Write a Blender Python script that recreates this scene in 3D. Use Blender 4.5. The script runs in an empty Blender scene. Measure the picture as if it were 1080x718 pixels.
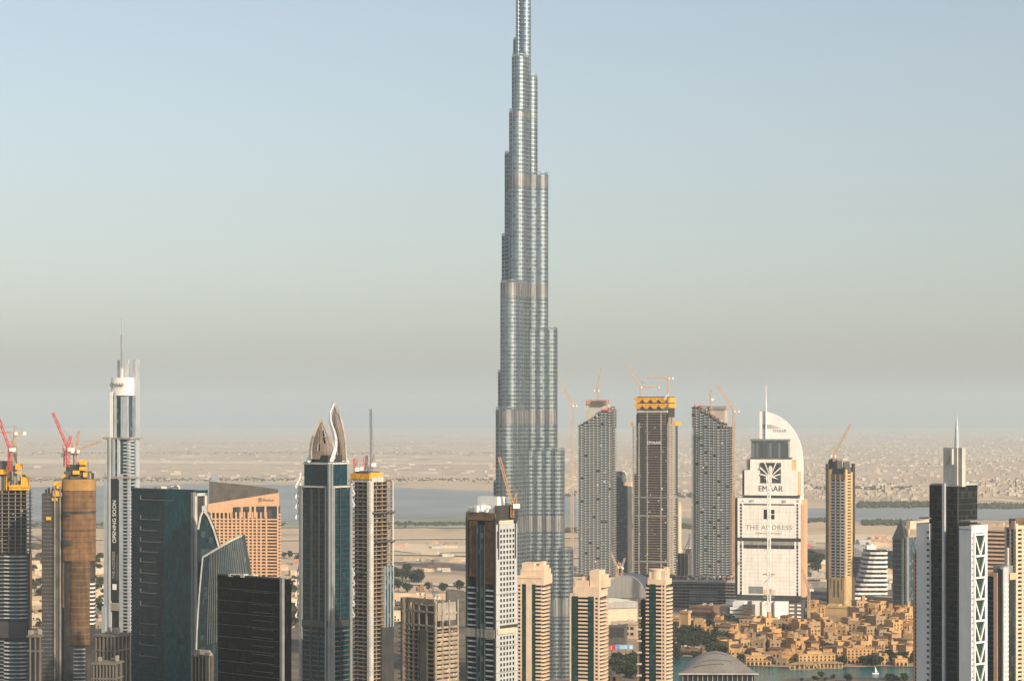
import bpy, math, random
from math import sin, cos, pi, radians, sqrt
from mathutils import Vector, Matrix
random.seed(7)
SC = bpy.context.scene
COL = SC.collection
# ------------------------------------------------------------------ camera, sky, sun, exposure
F = 2200.0          # focal length in photo pixels (1080 wide)
H = 275.0           # camera height
HY = 440.0          # horizon row
cam_d = bpy.data.cameras.new('camera')
cam = bpy.data.objects.new('camera', cam_d)
COL.objects.link(cam)
cam.location = (0, 0, H)
cam.rotation_euler = (pi / 2, 0, 0)
cam_d.sensor_width = 36
cam_d.lens = 36 * F / 1080
cam_d.shift_y = (HY - 359) / 1080
cam_d.clip_start = 1
cam_d.clip_end = 200000
SC.camera = cam
SUN_EL, SUN_AZ = radians(27), radians(40)       # azimuth: to the right of straight behind the camera
to_sun = Vector((sin(SUN_AZ) * cos(SUN_EL), -cos(SUN_AZ) * cos(SUN_EL), sin(SUN_EL)))
world = bpy.data.worlds.new('World')
SC.world = world
world.use_nodes = True
wn = world.node_tree.nodes
bg = wn['Background']
sky = wn.new('ShaderNodeTexSky')
sky.sky_type = 'NISHITA'
sky.sun_disc = False
sky.sun_elevation = SUN_EL
sky.sun_rotation = math.atan2(to_sun.x, to_sun.y)
sky.altitude = 100
sky.air_density = 1.1
sky.dust_density = 2.0
sky.ozone_density = 1.1
hs = wn.new('ShaderNodeHueSaturation')              # dusty, washed-out air
hs.inputs['Saturation'].default_value = 0.66
world.node_tree.links.new(sky.outputs[0], hs.inputs['Color'])
world.node_tree.links.new(hs.outputs[0], bg.inputs[0])
bg.inputs[1].default_value = 0.115
sl = bpy.data.lights.new('sun', 'SUN')
sl.energy = 4.7
sl.angle = radians(0.6)
sl.color = (1.0, 0.83, 0.61)
so = bpy.data.objects.new('sun', sl)
COL.objects.link(so)
so.location = (0, -500, 900)
so.rotation_euler = (-to_sun).to_track_quat('-Z', 'Y').to_euler()
SC.view_settings.view_transform = 'Standard'
SC.view_settings.look = 'None'
SC.view_settings.gamma = 1
SC.view_settings.use_curve_mapping = False
SC.view_settings.exposure = .25
HAZE_DENSITY = 4.3e-5
HAZE_COLOR = (.61,.72,.80)
SC.render.engine = 'CYCLES'
SC.cycles.use_denoising = True
SC.cycles.max_bounces = 5
SC.cycles.diffuse_bounces = 2
SC.cycles.glossy_bounces = 3
SC.cycles.volume_bounces = 2
SC.cycles.caustics_reflective = False
SC.cycles.caustics_refractive = False

# ------------------------------------------------------------------ helpers
def X(px, D): return (px - 540) * D / F
def Z(py, D): return H - (py - HY) * D / F
def GD(py): return H * F / (py - HY)             # distance of a ground row

class MB:
    def __init__(s): s.v, s.f, s.m = [], [], []
    def poly(s, pts, faces, m=0):
        n = len(s.v); s.v += [tuple(p) for p in pts]
        for f in faces: s.f.append([n + i for i in f]); s.m.append(m)
        return s
    def box(s, x0, x1, y0, y1, z0, z1, m=0):
        s.poly([(x0,y0,z0),(x1,y0,z0),(x1,y1,z0),(x0,y1,z0),(x0,y0,z1),(x1,y0,z1),(x1,y1,z1),(x0,y1,z1)],
               [(3,2,1,0),(4,5,6,7),(0,1,5,4),(1,2,6,5),(2,3,7,6),(3,0,4,7)], m)
        return s
    def prism(s, pts, z0, z1, m=0, top=None):
        n = len(pts)
        s.poly([(x,y,z0) for x,y in pts] + [(x,y,z1) for x,y in pts],
               [tuple(range(n-1,-1,-1)), tuple(range(n,2*n))] + [(i,(i+1)%n,n+(i+1)%n,n+i) for i in range(n)], m)
        return s
    def vprism(s, pts, y0, y1, m=0):             # outline in xz, thickness along y
        n = len(pts)
        s.poly([(x,y0,z) for x,z in pts] + [(x,y1,z) for x,z in pts],
               [tuple(range(n)), tuple(range(2*n-1,n-1,-1))] + [((i+1)%n,i,n+i,n+(i+1)%n) for i in range(n)], m)
        return s
    def bar(s, p, q, w, m=0, w2=None):
        p, q = Vector(p), Vector(q); d = q - p
        if d.length < 1e-6: return s
        d.normalize()
        up = Vector((0,0,1)) if abs(d.z) < .95 else Vector((0,1,0))
        a = d.cross(up).normalized(); b = a.cross(d); w2 = w2 or w
        pts = [p+a*i*w/2+b*j*w/2 for i,j in ((-1,-1),(1,-1),(1,1),(-1,1))] + [q+a*i*w2/2+b*j*w2/2 for i,j in ((-1,-1),(1,-1),(1,1),(-1,1))]
        s.poly(pts, [(3,2,1,0),(4,5,6,7),(0,1,5,4),(1,2,6,5),(2,3,7,6),(3,0,4,7)], m)
        return s
    def path(s, pts, w, m=0):
        for a, b in zip(pts, pts[1:]): s.bar(a, b, w, m)
        return s
    def lattice(s, p, q, w, bw, seg=None, m=0):  # square truss between two points
        p, q = Vector(p), Vector(q); d = q - p; L = d.length; d.normalize()
        up = Vector((0,0,1)) if abs(d.z) < .95 else Vector((0,1,0))
        a = d.cross(up).normalized(); b = a.cross(d)
        c = [a*i*w/2+b*j*w/2 for i,j in ((-1,-1),(1,-1),(1,1),(-1,1))]
        n = max(2, int(round(L / (seg or w*1.6))))
        for k in c: s.bar(p+k, q+k, bw, m)
        for i in range(n):
            u, v = p + d*L*i/n, p + d*L*(i+1)/n
            for k in range(4):
                k2 = (k+1) % 4
                if i % 2: s.bar(u+c[k], v+c[k2], bw*.7, m)
                else: s.bar(u+c[k2], v+c[k], bw*.7, m)
                s.bar(u+c[k], u+c[k2], bw*.7, m)
        return s
    def cyl(s, cx, cy, r, z0, z1, n=24, m=0, r2=None):
        r2 = r if r2 is None else r2
        s.poly([(cx+r*cos(2*pi*i/n), cy+r*sin(2*pi*i/n), z0) for i in range(n)] + [(cx+r2*cos(2*pi*i/n), cy+r2*sin(2*pi*i/n), z1) for i in range(n)],
               [tuple(range(n-1,-1,-1)), tuple(range(n,2*n))] + [(i,(i+1)%n,n+(i+1)%n,n+i) for i in range(n)], m)
        return s
    def build(s, name, mats, parent=None, loc=(0,0,0), rz=0):
        me = bpy.data.meshes.new(name)
        me.from_pydata(s.v, [], s.f)
        for m in (mats if isinstance(mats, (list, tuple)) else [mats]): me.materials.append(m)
        if any(s.m): me.polygons.foreach_set('material_index', s.m)
        me.update()
        o = bpy.data.objects.new(name, me); COL.objects.link(o)
        o.location = loc; o.rotation_euler = (0,0,rz)
        if parent is not None: o.parent = parent
        return o

def tag(o, label=None, cat=None, group=None, kind=None):
    if label: o['label'] = label
    if cat: o['category'] = cat
    if group: o['group'] = group
    if kind: o['kind'] = kind
    return o
def empty(name, loc, rz=0):
    o = bpy.data.objects.new(name, None); COL.objects.link(o)
    o.location = loc; o.rotation_euler = (0,0,rz); return o
def rep(src, parent=None, loc=None):
    c = src.copy(); COL.objects.link(c)
    if parent is not None: c.parent = parent
    if loc is not None: c.location = loc
    return c
def copy_tree(src, loc, rz=0, label=None):
    r = src.copy(); COL.objects.link(r); r.location = loc; r.rotation_euler = (0,0,rz)
    if label: r['label'] = label
    for ch in KIDS.get(src.name, ()):
        c = ch.copy(); COL.objects.link(c); c.parent = r
    return r
KIDS = {}
def text(body, parent, loc, size, mat, rot=(pi/2,0,0), name='lettering', ext=.08, align='CENTER', sp=1.0):
    c = bpy.data.curves.new(name, 'FONT'); c.body = body; c.size = size; c.extrude = ext
    c.align_x = align; c.align_y = 'CENTER'; c.space_character = sp
    f = bpy.data.objects.new(name, c); c.materials.append(mat)
    COL.objects.link(f); bpy.context.view_layer.update()
    me = bpy.data.meshes.new_from_object(f.evaluated_get(bpy.context.evaluated_depsgraph_get()))
    bpy.data.objects.remove(f); bpy.data.curves.remove(c)
    o = bpy.data.objects.new(name, me); COL.objects.link(o)
    o.location = loc; o.rotation_euler = rot; o.parent = parent
    return o

# ------------------------------------------------------------------ materials
def _new(name):
    m = bpy.data.materials.new(name); m.use_nodes = True
    nt = m.node_tree; return m, nt, nt.nodes['Principled BSDF'], nt.nodes, nt.links
def mat(name, c, rough=.75, metal=0, amt=.18, sc=.12, streak=.12, spec=.3):
    m, nt, b, N, L = _new(name)
    b.inputs['Roughness'].default_value = rough; b.inputs['Metallic'].default_value = metal
    b.inputs['Specular IOR Level'].default_value = spec
    geo = N.new('ShaderNodeNewGeometry')
    n1 = N.new('ShaderNodeTexNoise'); n1.inputs['Scale'].default_value = sc; n1.inputs['Detail'].default_value = 5
    L.new(geo.outputs['Position'], n1.inputs['Vector'])
    mp = N.new('ShaderNodeMapping'); mp.inputs['Scale'].default_value = (1, 1, .06)
    L.new(geo.outputs['Position'], mp.inputs['Vector'])
    n2 = N.new('ShaderNodeTexNoise'); n2.inputs['Scale'].default_value = .45; n2.inputs['Detail'].default_value = 3
    L.new(mp.outputs[0], n2.inputs['Vector'])
    r1 = N.new('ShaderNodeMapRange'); r1.inputs['From Min'].default_value = .3; r1.inputs['From Max'].default_value = .7
    r1.inputs['To Min'].default_value = 1 - amt; r1.inputs['To Max'].default_value = 1 + amt
    L.new(n1.outputs[0], r1.inputs['Value'])
    r2 = N.new('ShaderNodeMapRange'); r2.inputs['From Min'].default_value = .3; r2.inputs['From Max'].default_value = .7
    r2.inputs['To Min'].default_value = 1 - streak; r2.inputs['To Max'].default_value = 1 + streak
    L.new(n2.outputs[0], r2.inputs['Value'])
    mu = N.new('ShaderNodeMath'); mu.operation = 'MULTIPLY'
    L.new(r1.outputs[0], mu.inputs[0]); L.new(r2.outputs[0], mu.inputs[1])
    v = N.new('ShaderNodeVectorMath'); v.operation = 'SCALE'; v.inputs[0].default_value = c
    L.new(mu.outputs[0], v.inputs['Scale']); L.new(v.outputs[0], b.inputs['Base Color'])
    return m
def glass(name, c, c2=None, cell=(3,3,3.5), metal=0., rough=.12, tilt=.02, thr=.8, spec=.5, grid=None):
    """glass facade: one random tint and tilt per pane; c2 = panes with blinds drawn; grid = thin frame colour"""
    m, nt, b, N, L = _new(name)
    c2 = c2 or tuple(min(1, k*1.8+.01) for k in c)
    b.inputs['Roughness'].default_value = rough; b.inputs['Metallic'].default_value = metal
    b.inputs['Specular IOR Level'].default_value = spec
    tc = N.new('ShaderNodeTexCoord')
    ad = N.new('ShaderNodeVectorMath'); ad.operation = 'ADD'; ad.inputs[1].default_value = (1000.37, 1000.41, .21)
    L.new(tc.outputs['Object'], ad.inputs[0])
    dv = N.new('ShaderNodeVectorMath'); dv.operation = 'DIVIDE'; dv.inputs[1].default_value = cell
    L.new(ad.outputs[0], dv.inputs[0])
    fl = N.new('ShaderNodeVectorMath'); fl.operation = 'FLOOR'; L.new(dv.outputs[0], fl.inputs[0])
    wn_ = N.new('ShaderNodeTexWhiteNoise'); L.new(fl.outputs[0], wn_.inputs['Vector'])
    r = N.new('ShaderNodeValToRGB'); e = r.color_ramp.elements
    e[0].position = 0; e[0].color = tuple(k*.65 for k in c) + (1,)
    e[1].position = thr; e[1].color = c + (1,)
    x = r.color_ramp.elements.new(min(.995, thr+.12)); x.color = c2 + (1,)
    L.new(wn_.outputs['Value'], r.inputs[0])
    out = r.outputs[0]
    if grid:
        fr = N.new('ShaderNodeVectorMath'); fr.operation = 'FRACTION'; L.new(dv.outputs[0], fr.inputs[0])
        sp = N.new('ShaderNodeSeparateXYZ'); L.new(fr.outputs[0], sp.inputs[0])
        lt = N.new('ShaderNodeMath'); lt.operation = 'LESS_THAN'; lt.inputs[1].default_value = 0.115
        L.new(sp.outputs['Z'], lt.inputs[0])
        mx = N.new('ShaderNodeMix'); mx.data_type = 'RGBA'
        L.new(lt.outputs[0], mx.inputs[0]); L.new(out, mx.inputs[6]); mx.inputs[7].default_value = grid + (1,)
        out = mx.outputs[2]
    L.new(out, b.inputs['Base Color'])
    geo = N.new('ShaderNodeNewGeometry')
    s1 = N.new('ShaderNodeVectorMath'); s1.operation = 'SUBTRACT'; s1.inputs[1].default_value = (.5,.5,.5)
    L.new(wn_.outputs['Color'], s1.inputs[0])
    s2 = N.new('ShaderNodeVectorMath'); s2.operation = 'SCALE'; s2.inputs['Scale'].default_value = tilt
    L.new(s1.outputs[0], s2.inputs[0])
    s3 = N.new('ShaderNodeVectorMath'); s3.operation = 'ADD'
    L.new(s2.outputs[0], s3.inputs[0]); L.new(geo.outputs['Normal'], s3.inputs[1])
    s4 = N.new('ShaderNodeVectorMath'); s4.operation = 'NORMALIZE'; L.new(s3.outputs[0], s4.inputs[0])
    L.new(s4.outputs[0], b.inputs['Normal'])
    return m
CREAM = mat('cream_render', (.66,.50,.36), amt=.08, streak=.06)
CREAM2 = mat('cream_band', (.60,.47,.34), amt=.08, streak=.06)
OCHRE = [mat('ochre_render_a', (.46,.265,.108), amt=.16), mat('ochre_render_b', (.40,.25,.125), amt=.16), mat('ochre_render_c', (.51,.315,.14), amt=.16), mat('ochre_render_d', (.33,.225,.13), amt=.16)]
WINDARK = mat('window_dark', (.022,.02,.018), rough=.25, amt=.3, spec=.4)
BROWNROOF = mat('brown_pergola', (.17,.10,.06), amt=.2)
CONC = mat('concrete', (.30,.275,.24), amt=.22)
CONC_L = mat('concrete_light', (.46,.44,.40), amt=.15)
CONC_D = mat('concrete_dark', (.10,.09,.08), amt=.35)
SHADE = mat('open_floor_shade', (.045,.04,.036), amt=.4)  # near-black base colour holds the shade of open floors and recesses
SLAB_D = mat('slab_edge_dark', (.17,.14,.11), amt=.3, sc=.3)
SLAB = mat('slab_edge', (.34,.27,.20), amt=.3, sc=.3)
WHITE = mat('white_cladding', (.80,.78,.74), rough=.5, amt=.05, streak=.05)
WHITE_S = mat('white_sheeting', (.80,.76,.70), rough=.6, amt=.06, streak=.09)
PALE = mat('pale_metal', (.60,.62,.62), rough=.4, metal=.3, amt=.08)
SILVER = mat('silver_panel', (.50,.54,.57), rough=.35, metal=.35, amt=.1)
GREYST = mat('grey_steel', (.20,.21,.21), rough=.5, amt=.15)
DARKST = mat('dark_steel', (.045,.045,.045), rough=.5, amt=.2)
YELLOW = mat('yellow_formwork', (.72,.36,.03), rough=.6, amt=.25, sc=.4)
CRANE_R = mat('crane_red', (.55,.10,.09), rough=.5, amt=.1)
CRANE_Y = mat('crane_tan', (.50,.34,.235), rough=.5, amt=.1)
CRANE_G = mat('crane_grey', (.16,.17,.19), rough=.5, amt=.1)
CRANE_W = mat('crane_white', (.75,.74,.70), rough=.5, amt=.1)
CRANE_O = mat('crane_orange', (.50,.27,.12), rough=.5, amt=.1)
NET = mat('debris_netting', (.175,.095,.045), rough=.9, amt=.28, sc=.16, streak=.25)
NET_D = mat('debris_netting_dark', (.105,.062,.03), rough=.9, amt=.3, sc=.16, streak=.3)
GOLD = mat('gold_render', (.53,.375,.185), amt=.12)
PEACH = mat('peach_stone', (.68,.41,.24), amt=.06, streak=.05)
BROWNF = mat('brown_facade', (.20,.12,.07), amt=.2)
LEAF = [mat('leaf_dark', (.035,.045,.018), rough=.8, amt=.5, sc=.3), mat('leaf_olive', (.06,.062,.026), rough=.8, amt=.5, sc=.3), mat('leaf_dusty', (.085,.08,.04), rough=.8, amt=.5, sc=.3)]
BARK = mat('bark', (.12,.08,.05))
MALLROOF = mat('mall_roof', (.33,.32,.30), rough=.5, amt=.12, sc=.04)
POOLROOF = mat('zinc_roof', (.20,.185,.165), rough=.6, metal=.0, amt=.15, sc=.06)
RED = mat('sign_red', (.65,.02,.05), rough=.5, amt=.05)
BLUE = mat('sign_blue', (.15,.38,.62), rough=.5, amt=.15)
BANNER = mat('black_banner', (.022,.022,.024), rough=.6, amt=.1)
FIN_L = mat('fin_line_grey', (.12,.14,.14), rough=.5)
LET_W = mat('lettering_white', (.82,.82,.80), amt=.02, streak=.02)
LET_D = mat('lettering_dark', (.06,.06,.06), amt=.02, streak=.02)
LET_G = mat('lettering_grey', (.34,.33,.31), amt=.02, streak=.02)
G_TEAL = glass('teal_glass', (.001,.032,.046), (.004,.05,.066), cell=(1.6,1.6,3.6), rough=.1, tilt=.04, thr=.8, spec=.4)
G_TEAL_LIT = glass('teal_glass_lit', (.002,.055,.075), (.005,.075,.095), cell=(1.6,1.6,3.6), rough=.1, tilt=.04, thr=.8, spec=.4)  # lighter copy of the teal glass, a facet's brightness put into colour
G_SAIL = glass('sail_glass', (.022,.045,.055), (.05,.08,.09), cell=(2.4,2.4,3.6), rough=.12, tilt=.03, thr=.8)
G_GREY = glass('grey_glass', (.05,.058,.06), (.09,.1,.1), cell=(3,3,3.6), rough=.2)
G_BLACK = glass('black_glass', (.004,.0048,.005), (.010,.011,.012), cell=(1.6,1.6,3.4), rough=.15, tilt=.03, thr=.85, spec=.1)
G_DARK = glass('dark_glass', (.016,.024,.026), (.05,.06,.06), cell=(2.2,2.2,3.5), rough=.12, tilt=.02, thr=.88)
G_GREEN = glass('green_glass', (.012,.050,.042), (.03,.08,.07), cell=(2,2,3.2), rough=.15, tilt=.02, thr=.85)
G_ROOM = glass('room_glass', (.024,.025,.024), (.12,.11,.095), cell=(2.4,2.4,3.3), rough=.2, tilt=.03, thr=.8)
G_BLUE = glass('blue_glass', (.05,.10,.13), (.15,.22,.25), cell=(2.2,2.2,3.5), rough=.12, tilt=.02, thr=.8, metal=.2)
G_RAIL = glass('balcony_rail_glass', (.36,.46,.50), (.50,.57,.59), cell=(4,4,4.6), rough=.3, tilt=.05, thr=.6, metal=.1)
G_PALE = glass('pale_rail_glass', (.42,.47,.50), (.58,.60,.60), cell=(5,5,3.5), rough=.3, tilt=.04, thr=.7, metal=.1)
G_BURJ = glass('silver_glass', (.245,.31,.345), (.285,.345,.375), cell=(2.8,2.8,4.2), rough=.18, tilt=.05, thr=.7, metal=.8)
STEEL = mat('stainless_spandrel', (.33,.365,.385), rough=.36, metal=.8, amt=.1, sc=.05)
MECH = mat('louvre_bronze_steel', (.265,.265,.26), rough=.4, metal=.6, amt=.15)

# ------------------------------------------------------------------ tower frame
class T:
    """a rectangular tower whose near corner stands at column pc, distance D; face A runs left to pl, face B runs right to pr"""
    def __init__(s, name, label, pl, pc, pr, D, th, cat='tower', group=None, parent=None):
        s.pl, s.pc, s.pr, s.D, s.th = pl, pc, pr, D, radians(th) + (0 if parent else math.atan((pc-540)/F))
        ct, st = cos(s.th), sin(s.th)
        C = Vector((X(pc, D), D))
        def hit(p, d):
            k = (p-540)/F; return (k*C.y - C.x)/(d.x - k*d.y)
        s.w = hit(pl, Vector((-ct, st))); s.d = hit(pr, Vector((st, ct)))
        if not 4 < s.d < 140 or not 4 < s.w < 400: print('DIM', name, label, round(s.w), round(s.d))
        ctr = C + Vector((-ct, st))*s.w/2 + Vector((st, ct))*s.d/2
        if parent is None:
            s.o = empty(name, (ctr.x, ctr.y, 0), -s.th); tag(s.o, label, cat, group); s.c = Vector((0,0)); s.wc = ctr
        else:
            s.o = parent.o; dl = ctr - parent.wc; s.wc = ctr
            ct, st = cos(parent.th), sin(parent.th)
            s.c = Vector((dl.x*ct - dl.y*st, dl.x*st + dl.y*ct))
    def sub(s, pl, pc, pr, D): return T(None, None, pl, pc, pr, D, math.degrees(s.th), parent=s)
    def z(s, py): return Z(py, s.D)
    def ua(s, px): return s.c.x - s.w/2 + (px-s.pl)/(s.pc-s.pl)*s.w
    def ub(s, px): return s.c.y - s.d/2 + (px-s.pc)/(s.pr-s.pc)*s.d
    def core(s, m, py, inset=.6, name='glass_core', z0=0, zt=None):
        i = inset; x, y = s.c
        return MB().box(x-s.w/2+i, x+s.w/2-i, y-s.d/2+i, y+s.d/2-i, z0, zt if zt is not None else s.z(py)).build(name, m, s.o)
    def rng(s, face, p0, p1, pr, dep):
        if face == 'A': return (s.ua(p0), s.ua(p1), s.c.y-s.d/2-pr, s.c.y-s.d/2+dep)
        return (s.c.x+s.w/2-dep, s.c.x+s.w/2+pr, s.ub(p0), s.ub(p1))
    def P(s, name, face, p0, p1, y0, y1, m, pr=.3, dep=1.2):
        z1 = s.z(y0); z0 = s.z(y1) if y1 is not None else 0
        return MB().box(*s.rng(face, p0, p1, pr, dep), z0, z1).build(name, m, s.o)
    def rows(s, name, face, p0, p1, y0, y1, step, h, m, pr=.3, dep=1.2, skip=0, jit=0):
        """equal bands one above the other between rows y0 (top) and y1"""
        a = s.rng(face, p0, p1, pr, dep)
        cx, cy = (a[0]+a[1])/2, (a[2]+a[3])/2
        z1, z0 = s.z(y0), s.z(min(y1, 732))
        n = int((z1-z0)/step); src = None; out = []
        for i in range(n):
            if skip and random.random() < skip: continue
            zz = z1 - (i+1)*step + random.uniform(-jit, jit)
            if src is None:
                src = MB().box(a[0]-cx, a[1]-cx, a[2]-cy, a[3]-cy, 0, h).build(name, m, s.o, (cx, cy, zz)); out.append(src)
            else: out.append(rep(src, None, (cx, cy, zz)))
        return out
    def wrap(s, name, y0, y1, step, h, m, pr=.3, inset=None):
        z1, z0 = s.z(y0), s.z(min(y1, 732)); n = int((z1-z0)/step); src = None
        for i in range(n):
            zz = z1 - (i+1)*step
            if src is None:
                src = MB().box(-s.w/2-pr, s.w/2+pr, -s.d/2-pr, s.d/2+pr, 0, h).build(name, m, s.o, (s.c.x, s.c.y, zz))
            else: rep(src, None, (s.c.x, s.c.y, zz))
    def cols(s, name, face, ps, wpx, y0, y1, m, pr=.5, dep=1.2):
        for p in ps: s.P(name, face, p-wpx/2, p+wpx/2, y0, y1, m, pr, dep)
    def grid(s, name, face, p0, p1, nx, y0, y1, step, hw, hh, m, pr=.06, dep=.5):
        """separate windows in a plain wall"""
        for i in range(nx):
            c = p0 + (p1-p0)*(i+.5)/nx; q = (p1-p0)/nx*hw/2
            s.rows(name, face, c-q, c+q, y0, y1, step, hh, m, pr, dep)
    def roof(s, name, p0, p1, y0, y1, f0, f1, m, grp=None):
        """block on the roof: columns p0..p1 along face A, rows y0..y1, depth fractions f0..f1 of the plan"""
        d0, d1 = s.c.y-s.d/2+f0*s.d, s.c.y-s.d/2+f1*s.d
        return MB().box(s.ua(p0), s.ua(p1), d0, d1, s.z(y1), s.z(y0)).build(name, m, s.o)
    def clutter(s, p0, p1, y1, n, m, hmax=5, name='roof_unit', f0=.1, f1=.9):
        for i in range(n):
            a = random.uniform(p0, p1); ww = random.uniform(1.5, 5); dd = random.uniform(1.5, 5); hh = random.uniform(1, hmax)
            x = s.ua(a); y = s.c.y - s.d/2 + random.uniform(f0, f1)*s.d
            MB().box(x-ww/2, x+ww/2, y-dd/2, y+dd/2, s.z(y1)-.3, s.z(y1)+hh).build(name, m, s.o)

def crane(label, px, D, pyb, pyp, tip, cpx, m, kind='luffing', w=2.2, bw=.4, wm=None, azd=0., cat='crane', group=None):
    """tower crane: mast from row pyb up to pivot row pyp; jib to the pixel tip; counter jib to column cpx"""
    o = empty('tower_crane', (X(px, D), D, Z(pyb, D))); tag(o, label, cat, group)
    h = Z(pyp, D) - Z(pyb, D); s = D/F
    MB().lattice((0,0,0), (0,0,h), w, bw).build('mast', m, o)
    dx, dz = (tip[0]-px)*s, (pyp-tip[1])*s; cx = (cpx-px)*s; dy = azd
    if kind == 'luffing':
        MB().lattice((0,0,h+1), (dx, dy, h+dz), w*.75, bw).build('jib', m, o)
        sg = -1 if dx > 0 else 1
        a = Vector((sg*2.5, 0, h+9))
        MB().bar((0,0,h), a, bw*1.3).bar((cx*.8, 0, h+1), a, bw).build('back_frame', m, o)
        MB().bar(a, (dx*.95, dy*.95, h+dz*.96), .22).build('pendant', GREYST, o)
    else:
        MB().lattice((0,0,h+1), (dx, dy, h+1+dz), w*.7, bw).build('jib', m, o)
        a = Vector((0,0,h+7))
        MB().lattice((0,0,h+1), a, w*.6, bw*.8).build('back_frame', m, o)
        MB().bar(a, (dx*.65, dy*.65, h+2), .22).bar(a, (cx*.9, 0, h+2), .22).build('pendant', GREYST, o)
    MB().lattice((0,0,h+.6), (cx, 0, h+.6), w*.7, bw).build('counter_jib', m, o)
    MB().box(cx-1.4, cx+1.4, -1.3, 1.3, h-1.5, h+1.6).build('counterweight', wm or CRANE_W, o)
    MB().box(.4, 2.8, -2.6, -.6, h-1.5, h+1.5).build('cab', CRANE_W, o)
    return o
# ------------------------------------------------------------------ ground, water, roads, haze
def ground_mat():
    m, nt, b, N, L = _new('desert_sand')
    b.inputs['Roughness'].default_value = .95; b.inputs['Specular IOR Level'].default_value = .05
    geo = N.new('ShaderNodeNewGeometry')
    def noise(sx, sy, det, lo, hi):
        mp = N.new('ShaderNodeMapping'); mp.inputs['Scale'].default_value = (sx, sy, 1); L.new(geo.outputs['Position'], mp.inputs['Vector'])
        n = N.new('ShaderNodeTexNoise'); n.inputs['Scale'].default_value = 1; n.inputs['Detail'].default_value = det; n.inputs['Roughness'].default_value = .6
        L.new(mp.outputs[0], n.inputs['Vector'])
        r = N.new('ShaderNodeMapRange'); r.inputs['From Min'].default_value = lo; r.inputs['From Max'].default_value = hi
        L.new(n.outputs[0], r.inputs['Value']); return r.outputs[0]
    def mix(f, a, bb):
        x = N.new('ShaderNodeMix'); x.data_type = 'RGBA'; L.new(f, x.inputs[0])
        for i, k in ((6, a), (7, bb)):
            if isinstance(k, tuple): x.inputs[i].default_value = k + (1,)
            else: L.new(k, x.inputs[i])
        return x.outputs[2]
    c = mix(noise(.0009, .0006, 6, .35, .65), (.56,.43,.295), (.47,.37,.265))
    c = mix(noise(.004, .0018, 8, .54, .68), c, (.33,.26,.19))       # scrub
    c = mix(noise(.0016, .0009, 3, .60, .66), c, (.68,.54,.39))      # bare pale sand
    c = mix(noise(.03, .012, 6, .60, .75), c, (.31,.25,.18))         # small scrub and tracks
    L.new(c, b.inputs['Base Color'])
    return m
def patch(name, pts, z, m, kind='structure'):
    b = MB(); n = len(pts)
    b.poly([(x, y, z) for x, y in pts], [tuple(range(n))])
    o = b.build(name, m); return tag(o, kind=kind)
def pxpatch(name, pts, z, m):                                        # outline read off the photograph, laid on the ground
    return patch(name, [(X(a, GD(b)), GD(b)) for a, b in pts], z, m)
SAND = ground_mat()
patch('ground', [(-32000,-7000),(32000,-7000),(32000,52000),(-32000,52000)], 0, SAND)
CITYG = mat('city_ground_paving', (.16,.135,.105), rough=.9, amt=.45, sc=.02, streak=.3, spec=.05)
patch('city_ground', [(-1500,-6000),(1500,-6000),(1500,3350),(420,3450),(-60,3050),(-1500,2900)], .15, CITYG)
def water_mat(name, c, rough, bump):
    m, nt, b, N, L = _new(name)
    b.inputs['Base Color'].default_value = c + (1,); b.inputs['Roughness'].default_value = rough
    b.inputs['IOR'].default_value = 1.2
    geo = N.new('ShaderNodeNewGeometry'); n = N.new('ShaderNodeTexNoise'); n.inputs['Scale'].default_value = .25; n.inputs['Detail'].default_value = 4
    L.new(geo.outputs['Position'], n.inputs['Vector'])
    bp = N.new('ShaderNodeBump'); bp.inputs['Strength'].default_value = bump; bp.inputs['Distance'].default_value = 1.0
    L.new(n.outputs[0], bp.inputs['Height']); L.new(bp.outputs[0], b.inputs['Normal'])
    return m
WATER = water_mat('lake_water', (.012,.11,.11), .15, 1.0)
LAG = mat('wetland_flats', (.25,.265,.265), rough=.6, amt=.2, sc=.002, streak=.05)
LAG2 = mat('wetland_scrub', (.26,.26,.21), rough=.9, amt=.3, sc=.003)
def wavy(pts, n=14, a=.35):
    out = []
    for (x0, y0), (x1, y1) in zip(pts, pts[1:]+pts[:1]):
        for i in range(n):
            k = i/n; out.append((x0+(x1-x0)*k, y0+(y1-y0)*k + (random.uniform(-a, a) if i else 0)))
    return out
random.seed(3)
pxpatch('lagoon', wavy([(-60,516),(200,510.5),(330,511.5),(430,514.5),(500,517),(640,523),(640,548),(420,546.5),(330,549),(-60,549)]), 1.0, LAG)
pxpatch('wetland', wavy([(-60,549.5),(330,549.5),(430,547),(530,541),(640,543),(800,549),(800,558),(640,556),(430,557),(-60,557)]), 1.4, LAG2)
pxpatch('salt_flat', wavy([(800,537),(930,535),(1200,535),(1200,549),(1000,548),(800,551)]), 1.0, LAG)
ROADM = mat('road_asphalt', (.13,.12,.11), rough=.9, amt=.2)
PALEROAD = mat('pale_track', (.60,.52,.40), rough=.95, amt=.15)
for a in ([(-40,568),(300,569),(640,566),(640,567.2),(300,570.4),(-40,569.2)], [(300,582),(640,588),(640,589.6),(300,583.2)],
          [(400,613),(560,620.5),(640,620.5),(640,622.5),(560,622.5),(400,615.5)], [(820,583),(960,580),(960,581.5),(820,585)], [(840,604),(980,596),(980,598),(840,607)]):
    pxpatch('track', a, 1.8, PALEROAD)
for a in ([(400,636),(560,628),(640,628),(640,631),(560,631),(400,640)], [(820,590),(1000,612),(1000,616),(820,593)], [(20,560),(60,575),(110,588),(110,590),(60,577),(20,562)], [(830,628),(980,636),(980,639),(830,631)]):
    pxpatch('road', a, 2.0, ROADM)
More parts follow.
